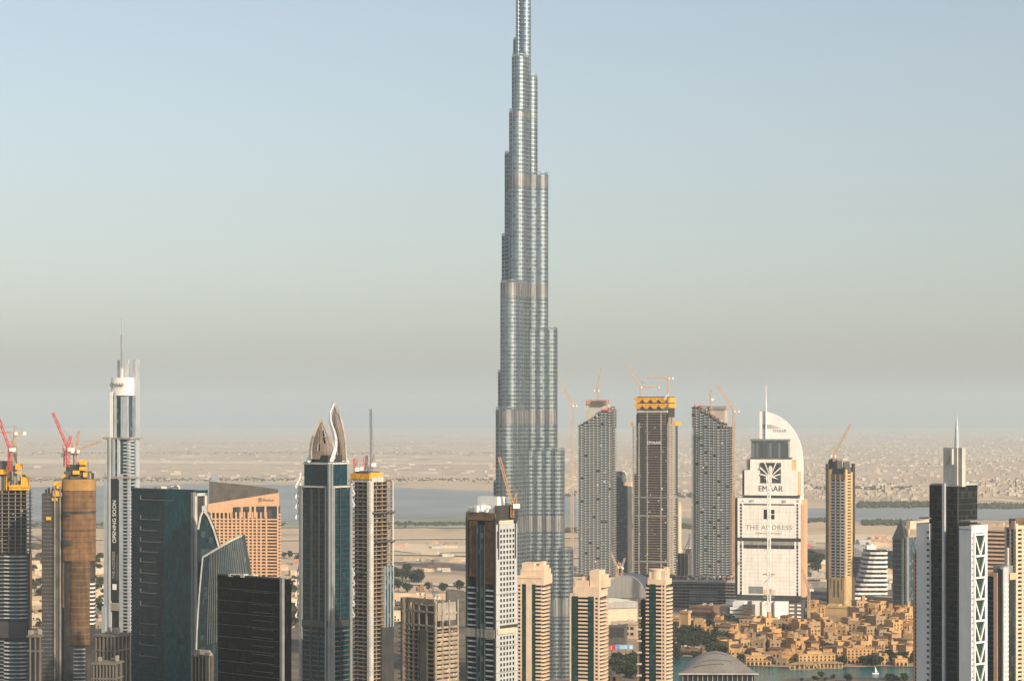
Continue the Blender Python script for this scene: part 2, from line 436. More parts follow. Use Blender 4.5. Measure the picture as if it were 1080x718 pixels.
DUNE = mat('pale_sand', (.66,.52,.37), rough=.95, amt=.1, sc=.006)
for a in ([(-40,484),(130,485),(420,488),(520,488),(520,490),(300,489),(-40,489)], [(410,592),(440,591),(470,593),(440,595)], [(820,565),(890,563),(1000,566),(1100,564),(1100,572),(950,573),(820,572)],
          [(410,573),(500,576),(500,582),(440,584),(410,580)]):
    pxpatch('sand_flat', wavy(a, 6, .25), 1.2, DUNE)
# the lake in the old quarter
patch('lake', [(X(p, d), d) for p, d in ((690,2130),(800,2130),(830,2192),(900,2200),(1010,2205),(1010,2290),(930,2300),(905,2290),(870,2296),(845,2285),(800,2300),(765,2320),(735,2390),(700,2400))], .5, WATER)
QUAY = mat('quay_stone', (.34,.25,.16), amt=.2)
patch('promenade', [(X(p, d), d) for p, d in ((640,2401),(700,2401),(735,2391),(765,2321),(800,2301),(845,2286),(870,2297),(905,2291),(930,2301),(1010,2291),(1010,3000),(640,3000))], .9, QUAY)

# air
m = bpy.data.materials.new('haze_air'); m.use_nodes = True; nt = m.node_tree
for n in list(nt.nodes):
    if n.type != 'OUTPUT_MATERIAL': nt.nodes.remove(n)
pv = nt.nodes.new('ShaderNodeVolumePrincipled')
pv.inputs['Color'].default_value = HAZE_COLOR + (1,); pv.inputs['Density'].default_value = HAZE_DENSITY
pv.inputs['Anisotropy'].default_value = 0.0
nt.links.new(pv.outputs[0], [n for n in nt.nodes if n.type == 'OUTPUT_MATERIAL'][0].inputs['Volume'])
hz = MB().box(-33000, 33000, -7500, 53000, -1, 842).build('haze', m); tag(hz, kind='stuff')

# ------------------------------------------------------------------ the very tall stepped tower
def burj():
    D = 2200; cx, cy = X(553, D), D
    t = empty('skyscraper', (cx, cy, 0))
    tag(t, 'very tall stepped silver glass skyscraper rising out of the top of the photo', 'skyscraper')
    mech = [(66,84), (155,170), (268,282), (401,415), (517,528), (589,593)]
    step = 4.2
    def tier(L, ang, hw, top, base=0, seed=0):
        a = radians(ang); pts = []
        n = max(2, int(L/1.6))
        sc = lambda s: hw - .36*hw/8*(1-cos(2*pi*s/9.5))
        for i in range(n): pts.append((L*i/n, -sc(L - L*i/n)))
        for i in range(19):
            q = -pi/2 + pi*i/18; pts.append((L + hw*cos(q), hw*sin(q)))
        for i in range(n-1, -1, -1): pts.append((L*i/n, sc(L - L*i/n)))
        nr = []
        for i, p in enumerate(pts):
            q0, q1 = pts[i-1], pts[(i+1) % len(pts)]
            d = Vector((q1[1]-q0[1], q0[0]-q1[0])); d.normalize(); nr.append(d)
        ro = lambda x, y: (x*cos(a)-y*sin(a), x*sin(a)+y*cos(a))
        b = MB(); N = len(pts)
        def ring(off, z):
            k = len(b.v)
            for p, q in zip(pts, nr): b.v.append(ro(p[0]+q.x*off, p[1]+q.y*off) + (z,))
            return k
        def band(k0, k1, m):
            for i in range(N):
                j = (i+1) % N
                b.f.append([k0+i, k0+j, k1+j, k1+i]); b.m.append(m)
        z = base; segs = []
        while z < top - .2:
            mm = next((mz for mz in mech if mz[0] <= z + .01 < mz[1]), None)
            if mm: z2 = min(top, mm[1]); segs.append((z, z2, 2)); z = z2
            else:
                nxt = min([mz[0] for mz in mech if mz[0] > z + .01] + [top])
                z2 = min(z + step, nxt, top); h = min(1.5, (z2-z)*.4)
                segs.append((z, z+h, 1)); segs.append((z+h, z2, 0)); z = z2
        off = {0: 0, 1: .38, 2: .15}
        prev = None
        for z0, z1, k in segs:
            a0 = ring(off[k], z0)
            if prev is not None: band(prev, a0, 1)
            a1 = ring(off[k], z1); band(a0, a1, k); prev = a1
        b.f.append(list(range(prev, prev+N))); b.m.append(1)
        for i in range(0, N, 2):                                     # polished fins
            p, q = pts[i], nr[i]; e = Vector((-q.y, q.x))*.11
            c = [ro(p[0]+q.x*u+e.x*s_, p[1]+q.y*u+e.y*s_) for u, s_ in ((0,-1),(.7,-1),(.7,1),(0,1))]
            b.prism(c, base, top+.6, 1)
        o = b.build('tier', [G_BURJ, STEEL, MECH], t)
        cb = MB()                                                    # rail and plant on the step
        for i in range(0, N, 1):
            p = pts[i]; q = pts[(i+1) % N]
            if p[0] > L*.35: cb.bar(ro(*p)+(top+2.6,), ro(*q)+(top+2.6,), .5); cb.bar(ro(*p)+(top,), ro(*p)+(top+2.6,), .35)
        cb.build('roof_rail', STEEL, o)
        return o
    z = lambda py: Z(py, D)
    for L, py, hw in ((41, 580, 10.2), (32.6, 475, 9.4), (25.8, 348, 8.6), (17, 185, 7.7), (7, 82, 6.4)): tier(L, 0, hw, z(py))
    for L, py, hw in ((56, 655, 10.9), (46, 560, 10.5), (39, 432, 9.9), (30.5, 300, 9.2), (14, 120, 8.5), (11, 62, 7.1)): tier(L, 240, hw, z(py))
    for L, py, hw in ((43, 510, 10.8), (34.5, 392, 10.0), (29, 247, 8.9), (24.5, 160, 7.9), (13, 41, 4.6)): tier(L, 120, hw, z(py))
    def cyl(r, top, base=0, cx=0, cy=0):
        b = MB(); zz = base; n = 22
        while zz < top:
            b.cyl(cx, cy, r+.35, zz, min(top, zz+1.5), n, 1); 
            if zz+1.5 < top: b.cyl(cx, cy, r, zz+1.5, min(top, zz+4.2), n, 0)
            zz += 4.2
        return b.build('spire_shaft', [G_BURJ, STEEL], t)
    cyl(6.2, 742, 0, .6, -1); cyl(2.2, 728, 560, -6.6, -1.5)
    MB().cyl(.6, -1, 4.2, 742, 790, 16, 0, 2.6).cyl(.6, -1, 2.0, 790, 829, 12, 0, .5).build('spire', STEEL, t)
burj()
# ------------------------------------------------------------------ towers of the left
# unfinished tower at the left edge
t = T('unfinished_tower', 'unfinished dark concrete tower at the left edge with curved pale balconies below', -22, 31, 34, 1900, 12, group='towers under construction')
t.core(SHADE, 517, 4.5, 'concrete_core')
t.wrap('floor_slab', 517, 583, 3.5, .55, SLAB_D)
t.cols('column', 'A', [-14,-6,2,9,16,22,28], .8, 517, 583, CONC, -.6, 1)
t.cols('column', 'B', [32.4], 1, 517, 583, CONC, .0, 1)
MB().box(t.ua(-20), t.ua(31.3), t.c.y-t.d/2+2, t.c.y+t.d/2-2, 0, t.z(583)).build('glass_core', G_DARK, t.o)
def curved_bands(t, name, p0, p1, y0, y1, step, h, m, bulge, skip=()):
    x0, x1 = t.ua(p0), t.ua(p1); yb = t.c.y-t.d/2
    pts = [(x0 + (x1-x0)*i/12, yb - bulge*sin(pi*i/12)) for i in range(13)] + [(x1, yb+3), (x0, yb+3)]
    z1, z0 = t.z(y0), t.z(min(y1, 735)); n = int((z1-z0)/step); src = None
    for i in range(n):
        zz = z1 - (i+1)*step
        if src is None: src = MB().prism(pts, 0, h).build(name, m, t.o, (0,0,zz))
        else: rep(src, None, (0,0,zz))
curved_bands(t, 'curved_balcony', 4, 29.5, 583, 654, 3.5, 1.15, G_PALE, 4)
curved_bands(t, 'curved_balcony', 4, 29.5, 674, 735, 3.5, 1.15, G_PALE, 4)
t.rows('floor_band', 'A', -22, 4, 583, 735, 3.5, .8, GREYST, .2)
t.P('plant_floor', 'A', -22, 29, 655, 672, DARKST, 1.5, 3)
t.cols('column', 'A', [30.5], 1.6, 583, None, DARKST, .8)
t.roof('concrete_frame', -22, 12, 486, 517, .2, .8, CONC_D)
t.roof('lift_core', 8, 16, 470, 517, .35, .65, CONC)
t.rows('formwork', 'A', 10, 31.5, 511, 517, 2.4, 1.8, YELLOW, 1.2, 3)
for a, b, c, d in ((16,23,489,495),(16,23,497,499),(22,30,503,511),(12,30,511,517),(0,8,495,500)):
    t.roof('formwork', a, b, c, d, .02, .3, YELLOW)
for i in range(26):
    p = random.uniform(-15,31); q = random.uniform(495,517); t.roof('site_prop', p, p+random.uniform(.5,2), q-random.uniform(1,5), 517.2, .1, .6, random.choice([CONC_D, CONC, DARKST, YELLOW]))
for i in range(16):
    p = random.uniform(-15, 30); q = random.uniform(520, 580); t.P('site_panel', 'A', p, p+random.uniform(1,3), q, q+1.6, random.choice([CONC_L, CONC, DARKST, SLAB]), .1, .4)

FINC = mat('fin_concrete', (.21,.195,.175), amt=.25)
# brown netted tower
t = T('netted_tower', 'unfinished tower wrapped in brown debris netting with yellow formwork on top', 44, 98, 101, 1850, 10, group='towers under construction')
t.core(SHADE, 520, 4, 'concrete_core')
t.P('dark_wing', 'A', 44, 57, 520, None, DARKST, 0, 6)
t.rows('floor_slab', 'A', 44, 57, 520, 735, 3.5, .45, SLAB_D, .15, 3)
t.cols('concrete_fin', 'A', [58.2, 64], 1.6, 512, None, FINC, 2.2, 4)
t.P('recess', 'A', 59.5, 62.6, 516, None, CONC_D, .6, 3)
def bow(t, name, p0, p1, y0, y1, m, bulge, back=6, dy=0, n=14, z0=None):
    x0, x1 = t.ua(p0), t.ua(p1); yb = t.c.y-t.d/2 + dy
    pts = [(x0+(x1-x0)*i/n, yb - bulge*sqrt(max(0, 1-(2*i/n-1)**2))) for i in range(n+1)] + [(x1, yb+back), (x0, yb+back)]
    return MB().prism(pts, t.z(y1) if y1 else 0, t.z(y0)).build(name, m, t.o)
bow(t, 'concrete_drum', 66, 99.5, 512, None, SHADE, 6.3)
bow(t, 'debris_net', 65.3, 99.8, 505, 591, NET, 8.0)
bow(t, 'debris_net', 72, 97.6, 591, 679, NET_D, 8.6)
bow(t, 'debris_net', 65.3, 71, 591, 640, NET, 3.0)
bow(t, 'net_hem', 65.2, 99.9, 505, 517, mat('net_hem_yellow', (.36,.20,.065), amt=.2), 8.3)
bow(t, 'net_seam_and_shade', 65.2, 100.4, 538.5, 540, DARKST, 9.0); bow(t, 'net_seam_and_shade', 66, 80, 540, 543, DARKST, 8.5)  # ledge shadows across the net, drawn as dark bands
bow(t, 'net_seam_and_shade', 65.2, 84, 569, 574, DARKST, 8.5)
bow(t, 'net_seam_and_shade', 65.2, 100, 558, 559, NET_D, 8.4)
curved = [(505+6*i) for i in range(1,14)]
for q in curved: bow(t, 'net_tie', 65.2, 99.9, q, q+.7, NET_D, 8.15)
for q in range(597, 678, 7): bow(t, 'net_tie', 71.9, 97.7, q, q+.6, BROWNF, 8.72)
curved_bands(t, 'curved_balcony', 71, 97.5, 680, 735, 3.5, 1.2, G_PALE, 8)
t.rows('floor_band', 'A', 92.5, 99.8, 612, 660, 3.5, 1.4, WHITE, 4.5, 4)
t.rows('floor_slab', 'B', 98, 101, 520, 735, 3.5, .7, CONC, .3, 2)
t.roof('concrete_frame', 67, 95, 497, 509, .1, .7, CONC_D)
t.roof('concrete_frame', 69, 84, 490, 498, .2, .6, DARKST)
t.roof('lift_core', 82, 92, 487, 500, .3, .6, CONC)
for a, b, c, d in ((56,62,517,523),(60,66,510,515),(57,63,508,511),(55,61,525,528),(62,66,519,523),(84,91.5,485,490),(84,91.5,492,496),(77,84,496,500),(65,69,500,503),(49,54,545,548),(88,92,498,503)):
    t.roof('formwork', a, b, c, d, -.12, .1, YELLOW)
for i in range(30):
    p = random.uniform(46,97); t.roof('site_prop', p, p+random.uniform(.4,1.4), (505 if p > 65 else 520)-random.uniform(1,7), 521, .1, .7, random.choice([CONC_D, CONC, DARKST, CONC_L]))

# silver tower with mast
t = T('silver_tower', 'slender silver tower with mast, white sign drum and black vertical banner', 109.5, 136, 147.5, 2000, 32)
t.core(G_DARK, 505, 1)
t.P('silver_pier', 'A', 109.5, 115, 500, None, SILVER, .4, 3)
t.P('silver_pier', 'A', 115.4, 117.4, 462, None, PALE, 1.5, 4)
t.P('black_banner', 'A', 117.6, 125.5, 505, 633, BANNER, 1.2, 2)
t.P('silver_pier', 'A', 126, 129.5, 500, None, SILVER, .8, 3)
t.rows('balcony', 'A', 129.8, 136, 505, 665, 3.3, 1.2, SILVER, .8, 3)
t.rows('balcony_bay', 'B', 136.4, 142, 505, 665, 3.3, 1.2, SILVER, .9, 3)
t.P('silver_pier', 'B', 142.5, 146.8, 379, None, SILVER, .6, 3)
t.P('silver_pier', 'B', 136, 136.8, 500, None, SILVER, 1.2, 2)
t.P('banner_foot', 'A', 117.6, 125.5, 636, 644, CONC, 1.5, 2)
# upper shaft
x0, x1 = t.ua(116), t.ua(136); yb = -t.d/2
MB().box(t.ua(112), t.ua(135.5), yb+1.5, t.d/2-1.5, t.z(506), t.z(462)).build('upper_glass_core', G_BLUE, t.o)
MB().box(t.ua(117), t.ua(133), yb+3, t.d/2-4, t.z(463), t.z(415)).build('upper_glass_core', G_BLUE, t.o)
t.P('silver_pier', 'A', 116, 118.6, 413, 463, WHITE, .2, 2); t.P('silver_pier', 'A', 112, 114, 462, 506, PALE, .3, 2)
t.P('silver_pier', 'A', 119.8, 122, 413, 463, SILVER, 0, 2); t.P('silver_pier', 'A', 127, 134, 418, 463, SILVER, -.5, 3)
t.P('silver_pier', 'A', 124, 126, 462, 506, PALE, .8, 2); t.P('silver_pier', 'A', 119, 121, 462, 506, SILVER, .8, 2)
t.rows('balcony_bay', 'B', 136.4, 141.5, 462, 503, 3.3, 1.3, PALE, .2, 3)
t.rows('balcony', 'A', 130, 135.8, 464, 504, 3.3, 1.2, PALE, .4, 3)
n = 16; r = (t.ua(134.6)-t.ua(114.6))/2; cxx = (t.ua(134.6)+t.ua(114.6))/2
pts = [(cxx + r*cos(pi+pi*i/n), yb+5 + r*.45*sin(pi+pi*i/n)) for i in range(n+1)] + [(cxx+r, yb+12), (cxx-r, yb+12)]
sg = MB().prism(pts, t.z(417), t.z(398)).build('sign_drum', WHITE, t.o)
text('EMAAR', sg, (cxx-1, yb+5-r*.45-.9, t.z(406)), 5.0, LET_D)
MB().box(t.ua(116), t.ua(127.5), yb+13, yb+15, t.z(400), t.z(379)).build('glass_fin', PALE, t.o)
MB().lattice((cxx-2, 0, t.z(400)), (cxx-2, 0, t.z(352)), 1.6, .45).bar((cxx-2,0,t.z(352)), (cxx-2,0,t.z(334)), .7).build('mast', SILVER, t.o)
MB().box(cxx-3, cxx-1, -1, 1, t.z(400), t.z(388)).build('mast_base', WHITE, t.o)
for py in (461.5, 503): MB().box(-t.w/2-.8, t.w/2+1.8, -t.d/2-1, t.d/2+1, t.z(py+1.6), t.z(py-.5)).build('setback_terrace', CONC, t.o)
t.clutter(110, 136, 500, 6, CONC, 4); 
bz = lambda py: t.z(py)
xx = (t.ua(117.6)+t.ua(125.5))/2
text('OPENING SOON', t.o, (xx, -t.d/2-1.35, bz(550)), 5.6, LET_W, (pi/2, -pi/2, 0), sp=.97)
text('THE ADDRESS', t.o, (xx-.9, -t.d/2-1.35, bz(596)), 4.4, LET_G, (pi/2, -pi/2, 0), sp=.95)
MB().box(xx-2.3, xx+2.3, -t.d/2-1.4, -t.d/2-1.2, bz(622), bz(616)).build('banner_square', LET_W, t.o)
MB().box(xx+2.6, xx+2.85, -t.d/2-1.35, -t.d/2-1.2, bz(612), bz(585)).build('banner_line', LET_G, t.o)
t.P('silver_pier', 'A', 108, 112, 640, None, SILVER, 1.5, 3)
t.rows('balcony_bay', 'B', 142, 148, 640, 735, 3.3, 1.3, PALE, 1.4, 3)

# classical podium blocks
PODM = mat('podium_stone', (.16,.14,.115), amt=.15)
def podium(label, pl, pc, pr, D, th, y0, cols, name='podium_building'):
    t = T(name, label, pl, pc, pr, D, th, cat='building')
    t.core(WINDARK, y0+3, .8)
    t.wrap('cornice', y0, y0+4.2, 3, 1.6, PODM, .6)
    t.wrap('string_course', y0+13, y0+20, 5, 1.2, PODM, .3)
    n = int((pc-pl)/cols)
    t.cols('pillar', 'A', [pl+(i+.5)*(pc-pl)/n for i in range(n)], 1.3, y0+1, None, PODM, .25)
    n = max(1, int((pr-pc)/cols))
    t.cols('pillar', 'B', [pc+(i+.5)*(pr-pc)/n for i in range(n)], 1.2, y0+1, None, PODM, .25)
    t.clutter(pl, pc, y0+1, 4, CONC)
    return t
podium('pale classical podium block with pillars beside the netted tower', 99, 119, 139, 1750, 40, 668, 3.6)
podium('lower pale colonnaded podium in front of the silver tower', 97, 121, 130, 1700, 22, 697, 3.4)
podium('narrow pale podium block between the two netted and unfinished towers', 29, 40, 45, 1800, 25, 668, 4)
podium('small cream pillared block at the foot of the sail shaped building', 201, 219, 226, 1220, 25, 690, 3.2)

# teal slab
t = T('teal_glass_tower', 'dark teal glass slab tower with grey framed side and pale bracket lines', 138, 204, 220, 1300, 46)
t.core(G_TEAL, 517, .3)
t.P('lit_facet_face', 'A', 173, 203.8, 518, None, G_TEAL_LIT, .1, 1.5)
t.P('roof_edge', 'A', 138, 204.5, 516.3, 518, DARKST, .1, 3)
for i, py in enumerate((528,549,561,573,584,595,607,617,628,642,661,673,684,696)):
    e = 184 if i == 0 else 170 - (i % 3)*2
    t.P('light_fin', 'A', 148, e, py, py+.9, FIN_L, .35, .5); t.P('light_fin_end', 'A', 148, 148.8, py-4, py, FIN_L, .35, .5)
t.rows('mullion_line', 'A', 138, 204, 519, 730, 3.6, .35, DARKST, .0, .8)
t.cols('frame_post', 'B', [205.4, 216], 2.6, 520, None, CONC_L, 1.2, 2)
t.P('frame_post', 'A', 202, 204.6, 519, None, GREYST, .6, 2)
t.P('frame_beam', 'B', 204, 217.3, 520, 523, CONC_L, 1.2, 2); t.P('frame_beam', 'B', 204, 217.3, 651, 654, CONC_L, 1.3, 2)
t.P('recess', 'B', 207, 214.5, 524, None, DARKST, .2, 1); t.P('side_wall', 'B', 217.3, 220, 540, None, G_BLUE, .4, 2)
t.clutter(150, 190, 517, 5, CONC_L, 2)
MB().bar((t.ua(172),0,t.z(517)+.5), (t.ua(184),-3,t.z(513)), .9).build('cleaning_gantry', CRANE_W, t.o)

# sail-shaped building: two curved leaves
def sail():
    D = 1260; o = empty('sail_building', (X(235, D), D, 0)); tag(o, 'dark glass building of two curved sail shaped leaves with ribbed walls', 'building')
    s = D/F; P = lambda px, py: ((px-235)*s, Z(py, D))
    # back leaf
    pts = [P(203,560), P(206,546), P(209,540), P(214,546), P(220,560), P(226,580), P(230,600), P(231,620)] + [(P(231,0)[0], 0), (P(203,0)[0], 0)]
    MB().vprism(pts, 22, 30).build('back_leaf', G_SAIL, o)
    MB().path([(a, 21.6, b) for a, b in (P(203.5,560), P(206,546), P(209,540), P(214,546), P(220,560), P(226,580), P(230,600))], 1.0).build('leaf_rim', CONC_L, o)
    MB().box(P(207,0)[0], P(211,0)[0], 23, 28, P(0,548)[1], P(0,535)[1]).build('roof_unit', CONC_L, o)
    # front leaf: ribbed curved wall, ruled from the left edge curve to the right edge curve
    top = [P(213,588), P(223,582), P(233,576), P(243,570), P(254,565)]
    n = 24; b = MB(); ribs = MB(); rows = 26
    def edge(u, v):                                                   # u across, v 0 top .. 1 ground
        k = u*4; i = min(3, int(k)); f = k-i
        xt = top[i][0]*(1-f)+top[i+1][0]*f; zt = top[i][1]*(1-f)+top[i+1][1]*f
        z = zt*(1-v); w = min(1, v*2.4)
        xb = (P(206,0)[0] if u < .5 else P(268,0)[0])
        shift = ((P(205.5,0)[0]-top[0][0])*(1-u) + (P(269,0)[0]-top[4][0])*u) * (1-(1-w)**2)
        return (xt+shift, 4 - 9*sin(pi*u)*(.3+.7*w) , z)
    for i in range(n+1):
        for j in range(rows+1): b.v.append(edge(i/n, j/rows))
    for i in range(n):
        for j in range(rows):
            k = i*(rows+1)+j; b.f.append([k, k+1, k+rows+2, k+rows+1]); b.m.append(0)
    k0 = len(b.v)
    b.poly([edge(0,0), edge(.5,0), edge(1,0), (edge(1,0)[0], 18, edge(1,0)[2]), (edge(0,0)[0], 18, edge(0,0)[2])], [(0,1,2,3,4)])
    for u in (0, 1):
        pts = [edge(u, j/rows) for j in range(rows+1)]; m_ = len(pts)
        b.poly(pts + [(p[0], 18, p[2]) for p in pts], [(i, i+1, m_+i+1, m_+i) if u else (i+1, i, m_+i, m_+i+1) for i in range(m_-1)])
    b.build('curved_wall', G_SAIL, o)
    for i in range(5, n, 1):
        for j in range(0, 12): 
            p, q = Vector(edge(i/n, j/rows*.62)), Vector(edge(i/n, (j+1)/rows*.62)); p.y -= .3; q.y -= .3; ribs.bar(p, q, .38)
    ribs.build('ribs', FIN_L, o)
    rim = MB()
    for j in range(rows): p, q = Vector(edge(0, j/rows)), Vector(edge(0, (j+1)/rows)); p.y -= .3; q.y -= .3; rim.bar(p, q, .8)
    for i in range(n): p, q = Vector(edge(i/n, 0)), Vector(edge((i+1)/n, 0)); rim.bar(p, q, 1.2)
    rim.build('leaf_rim', mat('rim_grey', (.40,.42,.40)), o)
    fl = MB()
    for j in range(3, rows*2):
        v = j/rows/2
        for i in range(n): p, q = Vector(edge(i/n, v)), Vector(edge((i+1)/n, v)); p.y -= .1; q.y -= .1; fl.bar(p, q, .3)
    fl.build('floor_lines', DARKST, o)
sail()

# peach hotel
t = T('peach_hotel', 'peach stone slab hotel with sloping parapet and dark sloping roof screen', 217, 293.5, 296.5, 2400, 14, cat='hotel')
t.core(G_ROOM, 534, 1)
zt = lambda px: t.z(532 - (px-217)/(294-217)*12.5)
x0, x1 = t.ua(217), t.ua(293.5); yb = -t.d/2
MB().vprism([(x0, t.z(541)), (t.ua(244), t.z(541)), (t.ua(244), t.z(535)), (x1, t.z(533)), (x1, zt(294)), (x0, zt(217))], yb-.6, yb+4).build('parapet', PEACH, t.o)
MB().vprism([(t.ua(218.5), t.z(537)), (t.ua(291), t.z(528)), (t.ua(291), t.z(516)), (t.ua(255), t.z(511.5)), (t.ua(218.5), t.z(508))], yb+8, yb+11).build('roof_screen', mat('roof_screen_metal', (.115,.105,.09), amt=.25), t.o)
MB().box(t.ua(220), t.ua(226), yb+14, yb+20, t.z(520), t.z(500)).build('roof_unit', mat('haze_blue_metal', (.33,.36,.37)), t.o)
t.cols('pilaster', 'A', [218.5] + [223+i*4.35 for i in range(13)] + [281], 1.5, 540, None, PEACH, .5)
t.cols('pilaster', 'A', [292.8], 1.2, 533, None, PEACH, .5)
t.rows('floor_band', 'A', 217, 293.5, 545, 640, 3.7, 1.7, PEACH, .15)
t.rows('side_band', 'B', 293.5, 296.5, 540, 640, 3.7, 1.7, PEACH, .15)
for a, b in ((217,219.5),(243,245.5),(254,256.2),(263,265.2),(268,270),(279,281)): t.P('pier', 'A', a, b, 534, 546, PEACH, .5)
t.P('glass_band', 'A', 245.6, 293, 534.5, 546, G_GREY, -.35, .8)
sq = MB().box(t.ua(273), t.ua(276), yb-.9, yb-.55, t.z(529), t.z(525)).build('emblem', BROWNF, t.o)
MB().vprism([(t.ua(274), t.z(528.6)), (t.ua(275.2), t.z(528.6)), (t.ua(274.6), t.z(526))], yb-1.05, yb-.85).build('emblem_mark', PEACH, t.o)
lt = MB(); random.seed(11)
for i in range(13):
    p = 277.4+i*.9; lt.box(t.ua(p), t.ua(p+.5), yb-.8, yb-.55, t.z(528.3), t.z(random.choice([526.2,526.8,526.8,525.6])))
lt.build('lettering', BROWNF, t.o)

# black block
t = T('black_glass_block', 'black glass office block in front of the sail building with one pale corner post', 229, 297, 307, 1150, 46)
t.core(G_BLACK, 611, .3)
t.P('corner_post', 'B', 296.6, 299, 609, None, GREYST, .8, 1.2)
t.P('roof_edge', 'A', 229, 297, 609.5, 611, DARKST, .1, 3)
for i, py in enumerate((626,639,647.5,656,665,674,683,692,701,710)): t.P('light_fin', 'A', 256 if i == 0 else 267, 288, py, py+.6, DARKST, .4, .6)
t.rows('mullion_line', 'A', 229, 297, 612, 730, 6.8, .3, DARKST, .0, .8)
t.P('side_return', 'B', 299.5, 307, 616, None, G_BLACK, .3, 3)
t.clutter(240, 265, 611, 6, CONC_L, 1.6)

# flame-crowned tower
SPINEG = mat('spine_grey', (.30,.32,.33), rough=.4, metal=.3, amt=.1)
def flame():
    t = T('leaf_crowned_tower', 'dark teal tower crowned by two pointed lattice leaves with hooked fins', 320, 346, 367, 1520, 42)
    tl = T(None, None, 316, 346, 371, 1515, 42, parent=t)
    t.core(G_TEAL, 487, .4); tl.core(G_TEAL, 516, .8, 'lower_glass_core')
    tl.wrap('floor_band', 512, 660, 3.6, .4, DARKST, -.55)
    t.wrap('cornice', 486, 490, 2.6, 1.4, CONC_L, .3); tl.wrap('cornice', 511, 515, 2.4, 1.2, CONC_L, .2)
    for f, a, b in (('A',316,318.6),('A',341,342.6),('B',349,350.6),('B',368.5,371)): tl.P('edge_pier', f, a, b, 513, None, SPINEG, .5, 2)
    tl.P('corner_spine', 'A', 345, 346, 489, None, SPINEG, 1.5, 3); tl.P('corner_spine', 'B', 346, 347.2, 489, None, SPINEG, 1.5, 3)
    for f, a, b in (('A',326,328),('A',334,335),('B',357,358)): tl.P('mullion', f, a, b, 513, None, DARKST, .1, 1)
    tl.wrap('lower_floor_band', 662, 735, 3.6, 1.0, CONC_D, -.3)
    tl.P('plant_floor', 'A', 316, 346, 655, 662, DARKST, .2, 2); tl.P('plant_floor', 'B', 346, 371, 655, 662, DARKST, .2, 2)
    Cx, Cy = tl.w/2, -tl.d/2
    # hooked fins, in local coordinates along the outer corners
    def hook(p, d, z, sc=1.):
        b = MB(); d = Vector(d).normalized(); q = Vector(p)
        b.path([q + d*a*sc + Vector((0,0,h*sc + z)) for a, h in ((0,9),(.3,6),(1.0,3),(2.6,0),(3.4,-1.6),(2.6,-2.2),(0,-2.8))], 1.15)
        return b.build('hook_fin', WHITE if p[0] < 0 else SILVER, t.o)  # left hooks coloured lighter against shade, right ones darker against sun
    for py in (512,523,534,545, 606,616,627,638,650): hook((-tl.w/2+.6, -tl.d/2+.3, 0), (-1,-.6,0), tl.z(py))
    for py in (520,532,606,616,627,638,650): hook((tl.w/2-.3, tl.d/2-.6, 0), (.8,1,0), tl.z(py), .75)
    for py in (514,525,537, 598,609,620,631,642,652):                # leaf shapes on the corner spine
        zc = tl.z(py); b = MB()
        d = Vector((1,-1,0)).normalized(); e = Vector((1,1,0)).normalized(); q = Vector((Cx, Cy, zc)) + d*1.4
        pts = [q+e*x+Vector((0,0,h)) for x, h in ((0,5),(1.6,1.5),(2.0,-1),(0,-4.5),(-2.0,-1),(-1.6,1.5))]
        b.poly([p+d*.5 for p in pts]+[p-d*1.5 for p in pts], [tuple(range(5,-1,-1)), tuple(range(6,12))] + [(i,(i+1)%6,6+(i+1)%6,6+i) for i in range(6)])
        b.build('spine_leaf', SILVER, t.o)
    # crown leaves, standing across the view
    s = 1520/F; ct, st = cos(t.th), sin(t.th)
    def W(px, py, dy):                                                # column, row, depth behind the tower centre -> local
        x, y = X(px, 1520) - t.wc.x, dy
        return Vector((x*ct - y*st, x*st + y*ct, t.z(py)))
    BROWNL = mat('leaf_panel', (.20,.165,.135), rough=.5, amt=.15); 
    def leaf(left, right, dy, name):
        n = len(left)-1; rim = MB(); lat = MB(); pan = MB()
        def pt(i, u):
            a, b = left[i], right[i]
            return W(a[0]+(b[0]-a[0])*u, a[1]+(b[1]-a[1])*u, dy - 3.5*sin(pi*u)*sin(pi*min(1,(i+.6)/n)))
        m = 7
        for i in range(n):
            rim.bar(pt(i,0), pt(i+1,0), 2.0); rim.bar(pt(i,1), pt(i+1,1), 1.6)
            for j in range(m+1):
                lat.bar(pt(i, j/m), pt(i+1, j/m), .42)
                if j < m: lat.bar(pt(i, j/m), pt(i, (j+1)/m), .42)
            for j in range(m):
                if random.random() < .78:
                    q = [pt(i,j/m), pt(i,(j+1)/m), pt(i+1,(j+1)/m), pt(i+1,j/m)]; o_ = Vector((-st,-ct,0))*.15
                    pan.poly([p+o_ for p in q]+[p-o_ for p in q], [(0,1,2,3),(7,6,5,4),(1,0,4,5),(2,1,5,6),(3,2,6,7),(0,3,7,4)])
        o = rim.build(name, mat('leaf_rim', (.36,.33,.30)), t.o); lat.build('lattice', BROWNL, o); pan.build('panel', BROWNL, o)
    leaf([(326.5,484),(326.5,476),(327.5,468),(329.5,460),(332,453),(334.5,447),(337.5,442)], [(351,484),(350.5,476),(349,468),(346.5,461),(343.5,454),(340.5,447),(338,442)], -6, 'crown_leaf')
    leaf([(353,486),(353,476),(352,466),(349.5,456),(347,447),(346.5,438),(349.8,424.5)], [(362.5,486),(362,476),(361.2,466),(359.8,456),(357.6,446),(354.8,436),(350.2,424.5)], 5, 'crown_leaf')
    b = MB(); sp = [(347,488),(349.5,480),(351.8,472),(352.2,464),(350.6,456),(348,449),(346.2,442),(346.2,435),(349.8,425)]
    for i in range(len(sp)-1): b.bar(W(*sp[i], -8+i*1.2), W(*sp[i+1], -8+(i+1)*1.2), 3.4-.33*i, w2=3.4-.33*(i+1))
    b.build('white_spine', PALE, t.o)
